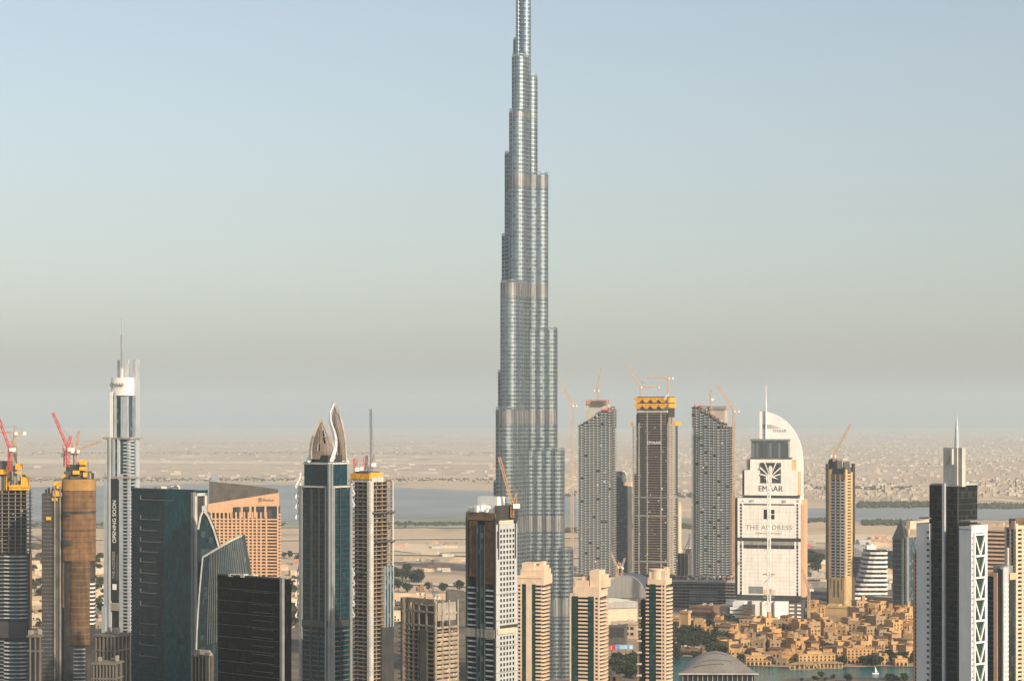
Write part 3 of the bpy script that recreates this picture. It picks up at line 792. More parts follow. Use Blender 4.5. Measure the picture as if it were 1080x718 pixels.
    b = MB(); b.bar(W(337,443,-6), W(334,484,0), .9); b.bar(W(337,443,-6), W(343,484,0), .9); b.build('leaf_strut', BROWNL, t.o)
    b = MB(); b.bar(W(323,488,-4), W(328,478,-2), 2.6); b.build('crown_shoulder', PALE, t.o)
    b = MB().box(-t.w/2+3, t.w/2-3, -t.d/2+3, t.d/2-3, t.z(488), t.z(480)); b.build('crown_base', DARKST, t.o)
flame()

SLAB_M = mat('slab_edge_mid', (.26,.20,.145), amt=.35, sc=.3)
# bare concrete tower with yellow ring
t = T('bare_concrete_tower', 'unfinished tower of bare floor slabs with one bright yellow formwork ring on its roof', 367, 390, 415, 1720, 42, group='towers under construction')
t.core(SHADE, 508, 4, 'concrete_core')
t.wrap('floor_slab', 508, 735, 3.4, .7, SLAB_M)
t.P('concrete_pier', 'A', 387.5, 390, 508, None, CONC_L, .6, 3); t.P('concrete_pier', 'B', 390, 393.5, 508, None, CONC_L, .6, 3)
t.cols('column', 'A', [369,376,382], .7, 508, None, CONC, -2.6, 1); t.cols('column', 'B', [398,404,409.5], .7, 508, None, SLAB_M, -2.6, 1)
t.P('corner_column', 'B', 413.6, 415, 508, None, CONC_L, .4, 2)
t.P('glass_strip', 'B', 405, 414, 598, None, G_BLUE, .9, 1.5); t.cols('mullion', 'B', [405,408,411,414], .5, 598, None, PALE, 1.2, 1)
t.P('dark_screen', 'B', 401, 414, 663, None, DARKST, 1.6, 2)
t.P('formwork', 'A', 369, 389, 499.5, 505.5, YELLOW, -.6, 3); t.P('formwork', 'B', 391, 404, 498.5, 504.5, YELLOW, -.6, 3)
t.roof('formwork_deck', 369, 385, 497.3, 507, .2, .6, CONC_D); t.roof('roof_deck', 367, 389, 506.5, 508.5, 0, 1, CONC_L)
random.seed(21)
for i in range(34):
    p = random.uniform(367,390); t.roof('site_prop', p, p+random.uniform(.3,1), 508-random.uniform(1,6), 508.5, random.uniform(0,.4), random.uniform(.5,1), random.choice([CONC_D, CONC, CONC_L, SLAB]))
for i in range(40):
    f = random.choice('AB'); p = random.uniform(368,388) if f == 'A' else random.uniform(393,412); q = random.uniform(512,700)
    t.P('site_panel', f, p, p+random.uniform(.7,2.4), q, q+1.8, random.choice([CONC, SLAB, CONC_D, CONC_L]), -.5, .5)
for f, a, b, q in (('B',392,415,540),('A',367,388,603),('B',395,415,571)): t.P('safety_deck', f, a, b, q, q+1.5, CONC_D, 2.5, 3)

WALL_M = mat('raw_block_wall', (.33,.27,.195), amt=.3, sc=.3, streak=.25)
# open-topped concrete tower
t = T('open_frame_tower', 'low unfinished concrete tower with open frames on top and a round corner pier', 420, 459, 484, 1500, 46, group='towers under construction')
t.core(SHADE, 664, 3.5, 'concrete_core')
t.wrap('floor_slab', 662, 735, 3.3, .7, SLAB_M)
t.rows('wall_band', 'B', 459, 482.5, 666, 735, 3.3, 1.6, WALL_M, .1, 1)
MB().cyl(t.ua(425), -t.d/2+3.4, 4.2, 0, t.z(633), 24).build('round_pier', SLAB_M, t.o)
t.cols('column', 'A', [431,436,441.5,449.5,458], 1.3, 634, None, SLAB_M, .1, 1.2)
t.cols('column', 'B', [460,467,474,483], 1.3, 634, None, WALL_M, .1, 1.2)
t.rows('ring_beam', 'A', 420, 459, 632, 664, 10, 1.3, CONC, .1, 1.5); t.rows('ring_beam', 'B', 459, 484, 634, 664, 10, 1.3, WALL_M, .1, 1.5)
t.P('wall', 'B', 462, 481, 636, 655, CONC, -.4, 1); t.P('wall', 'A', 429, 458, 632, 637, SLAB_M, .2, 2)
t.P('back_wall', 'A', 428, 458, 640, 664, CONC_D, -6, 7)
t.P('hoist_shaft', 'A', 444, 451, 664, None, CONC_D, .8, 2)
for i in range(24):
    f = random.choice('AB'); p = random.uniform(431,456) if f == 'A' else random.uniform(461,480); q = random.uniform(665,716)
    t.P('site_panel', f, p, p+random.uniform(.7,2), q, q+1.8, random.choice([CONC_L, SLAB, CONC_D, CONC_L]), .0, .5)
# ------------------------------------------------------------------ centre towers
t = T('two_faced_tower', 'tower with black glass left face, white windowed right face and white roof box', 491.5, 522.5, 546, 1360, 40)
t.core(G_DARK, 545, .5)
t.P('bronze_glass', 'A', 495, 503, 550, 609, mat('bronze_reflective', (.16,.09,.04), rough=.3, metal=.3, amt=.5, sc=.25), .2); t.P('bronze_glass', 'A', 512, 521, 550, 616, mat('bronze_reflective_b', (.13,.075,.035), rough=.3, metal=.3, amt=.5, sc=.25), .2)
t.P('blue_glass_strip', 'A', 503.5, 511.5, 554, None, G_BLUE, .7, 2); t.cols('mullion', 'A', [503.5,507.5,511.5], .6, 554, None, DARKST, 1, 1)
t.rows('balcony_band', 'A', 493.5, 502.5, 616, 735, 3.5, 1.0, SILVER, .3, 2); t.rows('balcony_band', 'A', 512.5, 520.5, 618, 735, 3.5, 1.0, SILVER, .3, 2)
t.P('corner_post', 'A', 491.5, 493, 546, None, DARKST, .4, 2); t.P('corner_post', 'A', 521, 522.5, 546, None, DARKST, .4, 2)
t.P('plant_band', 'A', 492, 522, 664, 673, CONC, .8, 2); t.P('plant_band', 'B', 524, 542, 663, 669, CREAM2, .9, 2); t.P('plant_band', 'B', 527, 545, 660, 663, DARKST, 1.0, 2)
t.P('white_wall', 'B', 523.2, 545.2, 553, None, mat('white_grid_wall', (.41,.43,.44), amt=.06, streak=.06), .15, 1)
for i in range(5):
    c = 528.2 + i*3.25
    t.rows('window', 'B', c-.85, c+.85, 556, 735, 3.5, 2.0, WINDARK, .22, .3)
t.cols('dark_slot', 'B', [525.4, 543.2], 1.1, 553, 590, DARKST, .5, .6); t.P('dark_slot', 'B', 524, 525.5, 560, 578, DARKST, .5, .5)
t.rows('joint_line', 'B', 523.2, 545.2, 600, 735, 17, .4, GREYST, .3, .4)
t.P('roof_band', 'A', 491.5, 522.5, 541, 549, BROWNF, .3, 3); t.P('roof_band', 'B', 523, 546, 540, 550, DARKST, .2, 2); t.P('roof_band', 'B', 526, 541, 549, 553, CREAM2, .4, 2)
t.roof('roof_slab', 492, 522, 539.5, 541.5, 0, 1, CONC_L)
t.roof('roof_box', 493, 514, 524.5, 540, .45, .8, WHITE)
t.roof('roof_parapet', 522, 523, 533, 541, 0, 1, DARKST)
random.seed(31); t.clutter(494, 520, 540, 26, WHITE, 4, f0=.02, f1=.5)

def cream_tower(label, pl, pc, pr, D, th, top, A, B, crown, base_y):
    t = T('cream_apartment_tower', label, pl, pc, pr, D, th, cat='apartment tower', group='cream apartment towers in a row')
    t.core(G_ROOM, base_y, 1.2)
    for k, a, b in A:
        if k == 'g': t.P('green_glass_strip', 'A', a, b, base_y, None, G_GREEN, .2, 2); t.rows('transom', 'A', a, b, base_y, 735, 3.2, .25, DARKST, .3, .3)
        elif k == 'b': t.rows('balcony_band', 'A', a, b, base_y+1, 735, 3.2, 1.35, CREAM, .55, 2)
        elif k == 'p': t.P('pier', 'A', a, b, base_y, None, CREAM, .6, 2)
        elif k == 'w':
            t.P('pier', 'A', a, a+1.1, base_y, None, CREAM, .4, 1.6); t.P('pier', 'A', b-1.6, b, base_y, None, CREAM, .4, 1.6)
            t.rows('spandrel', 'A', a, b, base_y+1, 735, 3.2, 1.5, CREAM, .35, 1.4)
        elif k == 'd': t.P('shadow_recess', 'A', a, b, base_y, None, SHADE, -1.5, 1); t.rows('recess_band', 'A', a, b, base_y+1, 735, 3.2, 1.1, CREAM, .3, 1.5)
    for k, a, b in B:
        if k == 'c':                                                  # rounded balconies
            x = t.w/2; y0, y1 = t.ub(a), t.ub(b); r = 2.6
            pts = [(x-1, y0)] + [(x + r*sin(pi*i/10)**.6, y0+(y1-y0)*i/10) for i in range(11)] + [(x-1, y1)]
            z1, z0 = t.z(base_y+2), t.z(735); src = None
            for i in range(int((z1-z0)/3.2)):
                zz = z1-(i+1)*3.2
                if src is None: src = MB().prism(pts, 0, 1.3).build('round_balcony', CREAM, t.o, (0,0,zz))
                else: rep(src, None, (0,0,zz))
        elif k == 'p': t.P('side_pier', 'B', a, b, base_y, None, CREAM, .6, 2)
    for a, b, y0, y1, f0, f1 in crown: t.roof('crown_block', a, b, y0, y1, f0, f1, CREAM)
    return t
t = cream_tower('cream apartment tower half hidden behind the white windowed tower', 544, 571, 580, 1760, 15, 594,
    [('w',545,550.5),('g',550.5,555),('p',555,561),('g',561,565),('b',565,571)], [('c',572,580)],
    [(545,573.5,607,617,0,1),(548,573,601,608,.1,.9),(549,562,594,602,.15,.7),(562,572,597,602,.2,.8),(566,570,593,598,.3,.7)], 616)
t.wrap('crown_cornice', 606, 610, 3, 1, CREAM, .5)
t = cream_tower('cream apartment tower with a stepped crown and tall off centre turret', 601, 632, 641, 1750, 15, 602,
    [('p',601,602.5),('g',603,609.5),('b',610,620),('g',620.3,626.5),('w',626.5,632)], [('c',633,641)],
    [(601,606,626,630,0,1),(604.5,632,619,630,0,1),(606,620,612.5,620,.05,.95),(612,618,608.5,613,.2,.6),(621,631,602,620,.1,.8),(630,636,612,620,.2,.9),(626,634,607,613,.3,.9)], 629)
t.wrap('crown_cornice', 617.5, 621, 3, 1, CREAM, .5)
t = cream_tower('cream apartment tower with a round drum crown and a shadowed balcony wing at left', 681, 702, 708.5, 1740, 15, 600,
    [('d',681,684.5),('g',685.5,691.5),('b',692,697.5),('w',697.5,702)], [('c',703,708.5)],
    [(683,702,611,617,0,1),(684.5,686.5,603,612,0,.3),(694,701,602,612,.1,.8),(698.5,702,598.5,606,.2,.6)], 616)
MB().cyl(t.ua(691), -t.d*.18, 6.4, t.z(612), t.z(600.5), 26).build('crown_drum', CREAM, t.o)
MB().cyl(t.ua(691), -t.d*.18, 7.0, t.z(601.6), t.z(600.4), 26).build('crown_cornice', CREAM, t.o)
u = t.sub(672.5, 682, 684, 1752)
MB().box(u.c.x-u.w/2+2, u.c.x+u.w/2, u.c.y-u.d/2+1, u.c.y+u.d/2+6, 0, t.z(634)).build('wing_core', SHADE, t.o)
u.rows('wing_balcony', 'A', 674, 682, 634, 735, 3.2, 1.0, CONC_D, .3, 2); u.P('wing_pier', 'A', 672.5, 674.2, 632, None, CREAM, .5, 2)  # wing balconies coloured dark in place of the cream, as painted shade
t.rows('wing_slab', 'A', 671.8, 676, 641, 735, 9.6, 1.2, CREAM, 1.2, 3)

# ------------------------------------------------------------------ three towers of the opera quarter, under construction
def grid_tower(label, pl, pc, pr, D, th, tops, nA, step=4.3):
    """tops: list of (p0, p1, row) along face A - a stepped roof line"""
    t = T('grid_tower', label, pl, pc, pr, D, th, group='towers under construction')
    y_low = max(q for _, _, q in tops)
    t.core(SHADE, y_low+1, 3, 'concrete_core')
    for a, b, q in tops:
        if q < y_low: MB().box(t.ua(a), t.ua(b), -t.d/2+3, t.d/2-3, t.z(y_low+2), t.z(q)).build('concrete_core', SHADE, t.o)
    wpx = (pc-pl)/nA
    z0 = t.z(610)
    for i in range(nA):
        a, b = pl+i*wpx, pl+(i+1)*wpx; q = next(q for p0, p1, q in tops if p0 <= (a+b)/2 <= p1+.01)
        t.rows('balcony_rail', 'A', a+wpx*.1, b-wpx*.28, q+1, 608, step, 2.3, G_RAIL, .5 + .5*(i % 2), 1.2, skip=.03)
        t.P('joint_column', 'A', b-wpx*.24, b+wpx*.02, q, 609, CONC_D, .15, 2)
    t.rows('floor_slab', 'A', pl, pc, y_low, 610, step, .6, SLAB, .35, 3)
    t.rows('side_slab', 'B', pc, pr, tops[-1][2], 610, step, 1.2, CONC, .4, 3)
    t.cols('side_column', 'B', [pc+(pr-pc)*.5], 1.4, tops[-1][2], 610, G_BLUE, .2, 2)
    for a, b, q in tops:
        if q < y_low: t.rows('floor_slab', 'A', a, b, q, y_low, step, .6, SLAB, .35, 3)
        for k in range(int((b-a)*1.1)):
            p = random.uniform(a, b); t.roof('site_prop', p, p+random.uniform(.4,1.4), q-random.uniform(.5,2.6), q+1, random.uniform(0,.3), random.uniform(.4,1), random.choice([CONC, SLAB, CONC_D, CRANE_R, CONC_L]))
    return t
random.seed(41)
t = grid_tower('blue grey gridded tower with a bare pale concrete core rising from its sloping top', 608, 646, 650.5, 3480, 14,
    [(608,612.5,449),(612.5,617,447),(617,622,445),(622,626,442),(626,630,439),(630,634,436.5),(634,640,433),(640,646,431)], 9)
t.roof('lift_core', 616.5, 640, 426, 445, .25, .8, mat('core_concrete', (.48,.45,.40), amt=.1))
t.roof('core_deck', 617, 639, 421.5, 426.5, .2, .8, mat('red_deck', (.42,.22,.17), amt=.3))
t.roof('formwork_deck', 624, 637, 423, 427, .1, .9, CONC_D)
t.P('red_band', 'A', 634, 646, 431.5, 433, CRANE_R, .5, 3)
for i in range(14):
    p = random.uniform(609,644); q = random.uniform(455,600); t.P('site_panel', 'A', p, p+random.uniform(1,2.4), q, q+1.4, random.choice([WHITE, CONC_L, SLAB]), .9, .4)
t = grid_tower('blue grey gridded tower with a ragged roof edge left of the white hotel tower', 729, 770, 775.5, 3480, 14,
    [(729,734,429),(734,739,429.5),(739,743,434),(743,748,436),(748,752,439),(752,757,442),(757,762,445),(762,770,450)], 9)
t.roof('lift_core', 745, 763, 431, 446, .3, .8, mat('core_concrete_b', (.46,.40,.33), amt=.12)); t.roof('core_deck', 730, 764, 428, 431.5, .25, .9, CONC)
t.P('hoist_shaft', 'B', 771, 775, 520, 605, BROWNF, .8, 2)
for i in range(14):
    p = random.uniform(731,768); q = random.uniform(455,600); t.P('site_panel', 'A', p, p+random.uniform(1,2.4), q, q+1.4, random.choice([WHITE, CONC_L, SLAB]), .9, .4)

t = T('dark_frame_tower', 'dark open floored tower topped with a yellow zigzag formwork crown', 667, 705, 714.5, 3450, 20, group='towers under construction')
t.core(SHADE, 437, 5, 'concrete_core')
t.P('upper_frame', 'A', 671, 705, 430, 440, SHADE, -3, 30)
t.rows('floor_slab', 'A', 674, 702, 434, 606, 4.2, .8, SLAB, -.2, 3); t.rows('wing_slab', 'A', 667.5, 673.5, 448, 606, 4.2, 1.1, CONC, .2, 3)
t.rows('side_slab', 'B', 705, 714.5, 446, 606, 4.2, 1.4, G_RAIL, .3, 3)
t.cols('column', 'A', [682.5, 697], .9, 434, 606, CONC, .5, 2); t.cols('edge_column', 'A', [667.8, 673.8, 704], .9, 446, 606, CONC, .5, 2)
t.cols('side_column', 'B', [706.5,709.5], 1.5, 440, 606, SLAB, .5, 2); t.P('end_column', 'B', 713, 714.5, 448, 606, DARKST, .5, 2)
t.cols('recess', 'A', [678.5], 3.4, 450, 606, DARKST, .1, 1)
for a in (670, 675): t.P('glass_strip', 'A', 669, 672.6, 500, 606, G_DARK, -.1, 1)
for q in (524, 543.5, 592): t.P('ring_beam', 'A', 667, 705, q, q+1.3, CONC, .7, 2); t.P('ring_beam', 'B', 705, 714.5, q, q+1.3, CONC, .7, 2)
t.P('ring_beam', 'A', 671, 704, 433, 435, CONC_L, .6, 3)
b = MB(); zz = t.z
for i in range(4):                                                    # zigzag formwork brackets
    p = 673.5+i*8.6
    for q0, q1 in ((419, 424.5), (425.5, 431)):
        b.vprism([(t.ua(p-4.2), zz(q0)), (t.ua(p+4.2), zz(q0)), (t.ua(p+4.2), zz(q0+2.2)), (t.ua(p+1.2), zz(q1)), (t.ua(p-1.2), zz(q1)), (t.ua(p-4.2), zz(q0+2.2))], -t.d/2-2.5, -t.d/2-.5)
b.build('formwork_bracket', YELLOW, t.o)
t.roof('formwork_deck', 672, 704, 418, 433, 0, .8, CONC_D)
for q0, q1 in ((419,424.5),(425.5,430)): t.P('formwork', 'B', 705.5, 712, q0, q1, YELLOW, 1, 3)
MB().bar((t.ua(701), -t.d/2-3, t.z(421)), (t.ua(706), -t.d/2-3, t.z(415.5)), 2.2).build('white_tarp', WHITE, t.o)
for f, a, b_ in (('A',665.5,668),('B',711,717)): t.P('formwork', f, a, b_, 445, 449, YELLOW, 1.5, 3)
text('EMAAR', t.o, (t.ua(690), -t.d/2-1, t.z(467)), 7.6, LET_W, ext=.2)
for i in range(120):
    p = random.uniform(669,704); q = random.uniform(440,604); t.P('site_panel', 'A', p, p+random.uniform(.6,2.2), q, q+random.uniform(.8,1.8), random.choice([CONC_L, SLAB, CONC, WHITE, BROWNF, CONC_D]), -.3, .6) if i < 95 else None

# towers between and behind
t = T('dark_blue_tower', 'dark blue grey tower with a white ring sign, squeezed between two unfinished towers', 645, 662, 667, 3700, 12)
t.core(glass('slate_glass', (.035,.05,.06), (.07,.08,.09), cell=(4,4,4), rough=.2), 512, .5)
t.rows('floor_line', 'A', 645, 662, 512, 612, 8, .6, DARKST, .1, 1); t.roof('upper_block', 646, 656, 497, 513, .1, .9, glass('slate_glass_b', (.04,.055,.065), cell=(4,4,4), rough=.2)); t.roof('side_block', 657, 665, 508, 513, .1, .7, CREAM)
b = MB(); c = (t.ua(657.5), -t.d/2, t.z(500.5))
for i in range(12):
    a0, a1 = -pi*.62+pi*1.24*i/12, -pi*.62+pi*1.24*(i+1)/12
    b.bar((c[0]+5*cos(a0), c[1], c[2]+6.5*sin(a0)), (c[0]+5*cos(a1), c[1], c[2]+6.5*sin(a1)), 2.0)
b.build('ring_sign', WHITE, t.o)
t = T('narrow_cream_tower', 'narrow pale cream tower just right of the dark open floored tower', 709, 716, 718.5, 3800, 20)
t.core(WINDARK, 536, .8); t.rows('floor_band', 'A', 709, 716, 536, 612, 3.8, 2.2, CREAM, .2, 2); t.cols('pier', 'A', [709.7, 712.6, 715.5], 1.2, 535, 612, CREAM, .4, 2)
t.P('side_wall', 'B', 716, 718.5, 534, 612, CREAM, .3, 2); t.roof('roof_block', 711, 716, 529.5, 536, .2, .8, CREAM)
t = T('dark_low_block', 'low dark grey unfinished block between cream tower and gridded tower', 713, 727, 730, 3600, 14, cat='building')
t.core(CONC_D, 584, .5, 'concrete_core'); t.rows('floor_slab', 'A', 713, 727, 585, 612, 4, .8, DARKST, .3, 2); t.cols('column', 'A', [714,718,722,726], .7, 585, 612, CONC, .4, 1); t.roof('roof_block', 722, 727, 579, 585, .2, .8, CONC_D)

# long construction podium
t = T('construction_podium', 'long dark unfinished podium with busy concrete decks under three towers', 692, 778, 783, 2990, 6, cat='building')
t.core(SHADE, 616, 2, 'concrete_core')
t.rows('deck', 'A', 692, 778, 612.5, 650, 4.5, 1.0, CONC, .4, 6); t.cols('column', 'A', [694+i*4.2 for i in range(20)], .5, 614, None, CONC_D, .1, 2)
t.P('deck_edge', 'A', 692, 778, 612, 614.2, CONC_L, 1.2, 6)
t.rows('net_panel', 'A', 727, 757, 622, 636, 3.2, 1.2, CONC, .9, 1)
t.rows('net_panel', 'A', 757, 778, 618, 640, 30, 14, CONC_D, .9, 1)
random.seed(51)
for i in range(90):
    p = random.uniform(694,777); q = random.uniform(2.0,5); t.roof('site_prop', p, p+random.uniform(.5,2.5), 612.5-q*.8, 613, random.uniform(0,.2), random.uniform(.25,.5), random.choice([SLAB, CONC, CREAM, CRANE_R, CONC_L, CONC_D, NET, WHITE]))

# ------------------------------------------------------------------ white sheeted hotel tower with quarter-round fin
def hotel():
    t = T('white_sheeted_tower', 'white sheeted hotel tower with a tall quarter round fin, emblem and lettering', 777, 843, 848, 2830, 7, cat='tower')
    w, d = t.w, t.d; yb = -d/2; ua = t.ua; z = t.z
    def B(name, p0, p1, y0, y1, a, b, m): return MB().box(ua(p0), ua(p1), yb+a, yb+b, z(y1), z(y0)).build(name, m, t.o)
    t.core(WINDARK, 528, 1.4)
    # fin
    pts = [(ua(799), z(530)), (ua(799), z(433.5))]
    for i in range(19):
        a = pi/2 - (pi/2)*i/18; pts.append((ua(799.5)+ (ua(845)-ua(799.5))*cos(a), z(487)+(z(433.5)-z(487))*sin(a)))
    pts += [(ua(845), z(535))]
    MB().vprism(pts[::-1], yb+20, yb+26).build('quarter_round_fin', WHITE, t.o)
    MB().cyl(ua(806), yb+18, 1.3, z(470), z(425), 10).cyl(ua(806), yb+18, .8, z(425), z(405), 8, 0, .4).build('mast', WHITE, t.o)
    fm = MB()
    for i, (a, b, c) in enumerate(((802.5,813,447.6),(802.5,817,448.7),(802.5,820,449.9),(802.5,823,451.2))): fm.vprism([(ua(a), z(c+.55)), (ua(b), z(c+.3)), (ua(a), z(c-.3))], yb+19.4, yb+20)
    fm.build('emblem', LET_G, t.o)
    text('EMAAR', t.o, (ua(820.5), yb+19.7, z(454.3)), 5.4, LET_G, sp=1.1)
    # crown boxes
    B('dark_lantern', 792, 831, 464.5, 483, 4, 30, glass('lantern_glass', (.09,.105,.11), (.16,.18,.19), cell=(3,3,30), rough=.25)); B('lantern_cornice', 791, 832, 463, 465, 3, 31, GREYST); B('lantern_base', 791, 834, 482.5, 484.5, 3, 31, CONC_D)
    B('sheeted_box', 791, 834, 484.5, 497, 2, 34, WHITE_S); B('sheeted_box', 785, 840.5, 496, 522.5, 1, 36, WHITE_S)
    B('tan_side', 834, 838.5, 485, 497, 6, 36, PEACH); B('tan_side', 840.5, 843, 497, 522, 6, 36, PEACH); B('shaded_side', 782.5, 785, 496, 522, 4, 34, CONC_D); B('shaded_side', 786.5, 791, 484.5, 497, 5, 34, CONC)  # left flanks of the white boxes coloured dark, standing in for shade
    B('dark_band', 783, 842, 522.5, 525.5, 1.5, 36, DARKST)
    # shaft
    B('shaft_cornice', 778, 844.5, 525.5, 531.5, -.8, 36, WHITE); B('tan_side', 844, 848, 527, 630, 8, 38, PEACH); B('tan_side', 774, 777.2, 526, 630, 10, 38, BROWNF)
    B('sheeting', 784, 838.5, 533, 568, -.5, 2, WHITE_S); B('sheeting', 784, 838.5, 579, 628, -.5, 2, WHITE_S)
    B('dark_band', 778, 844.5, 567.5, 571, -.8, 3, DARKST); B('dark_band', 779, 844, 575, 578.5, -.6, 3, DARKST); B('pale_band', 779, 843.5, 571, 575, -.4, 3, CONC); B('dark_band', 779, 844, 530.5, 533, -.6, 3, DARKST)
    for p0, p1 in ((778, 780.2), (782.6, 784.2), (838, 839.8), (842, 844.2)): B('white_pier', p0, p1, 531, 628, -.7, 3, WHITE)
    t.rows('window_band', 'A', 780, 782.8, 532, 627, 4.4, 2.3, CONC_L, .2, 1); t.rows('window_band', 'A', 839.5, 842.3, 532, 627, 4.4, 2.3, CONC_L, .2, 1)
    sh = MB()
    for i in range(12): sh.box(ua(784.4), ua(838.3), yb-.62, yb-.5, z(581+i*4), z(581+i*4)+.18)
    for i in range(8): sh.box(ua(784.4), ua(838.3), yb-.62, yb-.5, z(536+i*4), z(536+i*4)+.18)
    for p in (792, 800, 822, 833): sh.box(ua(p), ua(p)+.2, yb-.64, yb-.48, z(628), z(533.5))
    sh.build('sheeting_joints', CONC_L, t.o)
    B('dark_square', 805.8, 809.6, 537.5, 547.5, -.8, 1, WINDARK); B('dark_square', 811.4, 817, 537.5, 542, -.8, 1, WINDARK); B('dark_square', 811.4, 817, 543, 547.5, -.8, 1, WINDARK)
    text('THE ADDRESS', t.o, (ua(811), yb-.75, z(556.5)), 9.2, LET_G, sp=1.12)
    text('DOWNTOWN DUBAI', t.o, (ua(811), yb-.75, z(562.6)), 3.2, LET_G, sp=1.2)
    # emblem with spreading rays
    em = B('emblem_panel', 802, 823.6, 488, 509.5, .6, 1.4, glass('emblem_dark', (.05,.058,.06), cell=(3,3,3), rough=.4))
    ry = MB(); c0 = Vector((ua(812.6), yb+.3, z(503)))
    for a, L_, w_ in ((90,15,3.2),(68,21,1.6),(112,21,1.6),(42,19,2.0),(138,19,2.0),(15,14,2.0),(165,14,2.0),(80,13,1.6),(100,13,1.6)):
        ry.bar(c0, c0+Vector((cos(radians(a))*L_, 0, sin(radians(a))*L_)), .8, w2=w_)
    ry.vprism([(ua(811.3), z(509.5)), (ua(814.2), z(509.5)), (ua(814), z(501)), (ua(811.4), z(501))], yb+.1, yb+.5)
    ry.vprism([(ua(806), z(505)), (ua(813), z(500)), (ua(821), z(505.5)), (ua(813), z(503.5))], yb+.1, yb+.5)
    ry.build('emblem_rays', WHITE_S, t.o)
    text('EMAAR', t.o, (ua(812.7), yb+.7, z(515.6)), 10.5, LET_D, sp=1.0)
    B('scaffold_panel', 790, 805, 619, 626.5, -.9, 1, GREYST); B('tan_panel', 806, 818, 622, 628, -1.0, 1, CREAM)
    B('dark_band', 777, 845, 628, 634, -.6, 3, DARKST)
    t.clutter(779, 843, 529, 10, CONC_L, 3, f0=-.01, f1=.05)
    # base drum in white hoardings
    n = 20; x0, x1 = ua(766), ua(832)
    MB().prism([(x0+(x1-x0)*i/n, yb-3-12*sin(pi*i/n)) for i in range(n+1)] + [(x1, yb+8), (x0, yb+8)], 0, z(634)).build('hoarding', WHITE_S, t.o)
    B('hoarding_frame', 804.3, 805.6, 634, 658, -16, -2, GREYST); B('hoarding_frame', 817, 818.4, 634, 658, -15, -2, GREYST)
    B('side_block', 832, 847, 635, 660, -3, 20, CONC_D)
    for i in range(5): B('side_block_band', 833, 838, 637+i*4, 638.8+i*4, -3.8, 0, WHITE); B('side_block_band', 841, 845, 637+i*4, 638.8+i*4, -3.8, 0, WHITE)
    return t
hotel()
t = T('white_low_block', 'stepped white low block with long bands left of the white hotel tower base', 758, 786, 790, 2760, 14, cat='building')
t.core(CONC_D, 640, .8); t.rows('white_band', 'A', 770, 786, 639, 656, 5, 3.6, WHITE, 1, 4); t.rows('white_band', 'A', 760, 771, 646, 657, 5, 2, WHITE, 1.5, 4); t.roof('upper_block', 772, 784, 635, 641, .2, .9, WHITE_S)
t = T('brown_screen_block', 'small dark brown banded block against the white base hoarding', 783, 794, 797, 2745, 14, cat='building')
t.core(CONC_D, 638, .6); t.rows('floor_band', 'A', 783, 794, 638, 656, 4, 1.2, BROWNF, .3, 1); t.roof('roof_block', 788, 791, 634, 639, .2, .7, CONC_D)

# ------------------------------------------------------------------ right side
t = T('gold_tower', 'slender gold and cream tower with dark top and a solid golden base', 871, 891, 901.5, 2960, 30)
t.core(G_ROOM, 493, 1)
t.P('dark_edge', 'A', 871, 873.5, 489, 612, CONC_D, .5, 2); t.P('gold_pier', 'A', 874, 876.5, 495, None, GOLD, .4, 2); t.P('gold_pier', 'B', 891.3, 893.5, 495, None, GOLD, .6, 2); t.P('gold_pier', 'B', 897.2, 899, 498, None, GOLD, .5, 2); t.P('dark_edge', 'B', 899.4, 901.5, 489, 575, DARKST, .5, 2)
t.rows('balcony_band', 'A', 876.5, 891, 506, 612, 4.4, 1.9, G_PALE, .5, 3); t.cols('divider', 'A', [881.2, 886.2], .8, 500, 612, CREAM2, .3, 2); t.rows('window_band', 'B', 893, 899, 498, 612, 4.4, 2.4, GOLD, .2, 2)
t.P('scaffold_band', 'A', 876.5, 891, 500, 506, BROWNF, .2, 2); t.P('net_band', 'A', 876.5, 891, 537, 541, NET, .2, 1)
t.roof('dark_crown', 872, 889, 487, 495, .1, .7, CONC_D); t.roof('dark_crown', 873, 878, 484.5, 494, .1, .5, DARKST); t.roof('crown_block', 883, 888, 485.5, 494, 0, .4, CONC); t.roof('crown_deck', 874, 887, 483.6, 485, .2, .7, CREAM); t.P('dark_crown', 'B', 891, 897, 492, 498, CONC_D, .2, 3)
t.P('golden_base', 'A', 874.5, 891, 609, None, GOLD, 1.0, 3); t.P('golden_base', 'B', 891, 901, 609, None, GOLD, 1.0, 3)
t.rows('base_slot', 'A', 878, 890, 609, 613, 8, 7, WINDARK, 1.15, 1)
for p in (880.2, 884.5): t.P('base_slot', 'A', p-.5, p+.5, 612, 630, WINDARK, 1.2, 1)
for p in (888.2, 876.8): t.P('base_slot', 'A', p-.3, p+.3, 610, 622, CONC_D, 1.2, 1)
t = T('gold_forecourt', 'golden rendered low block standing at the foot of the slender gold tower', 869, 899, 904, 2890, 18, cat='building')
t.core(GOLD, 640, .4, 'wall'); t.P('opening', 'A', 879, 889, 650, 658, BROWNF, .5, 1); t.roof('roof_block', 872, 884, 638, 641, .1, .8, GOLD); t.P('cornice', 'A', 869, 899, 639.5, 641.3, GOLD, .6, 2)
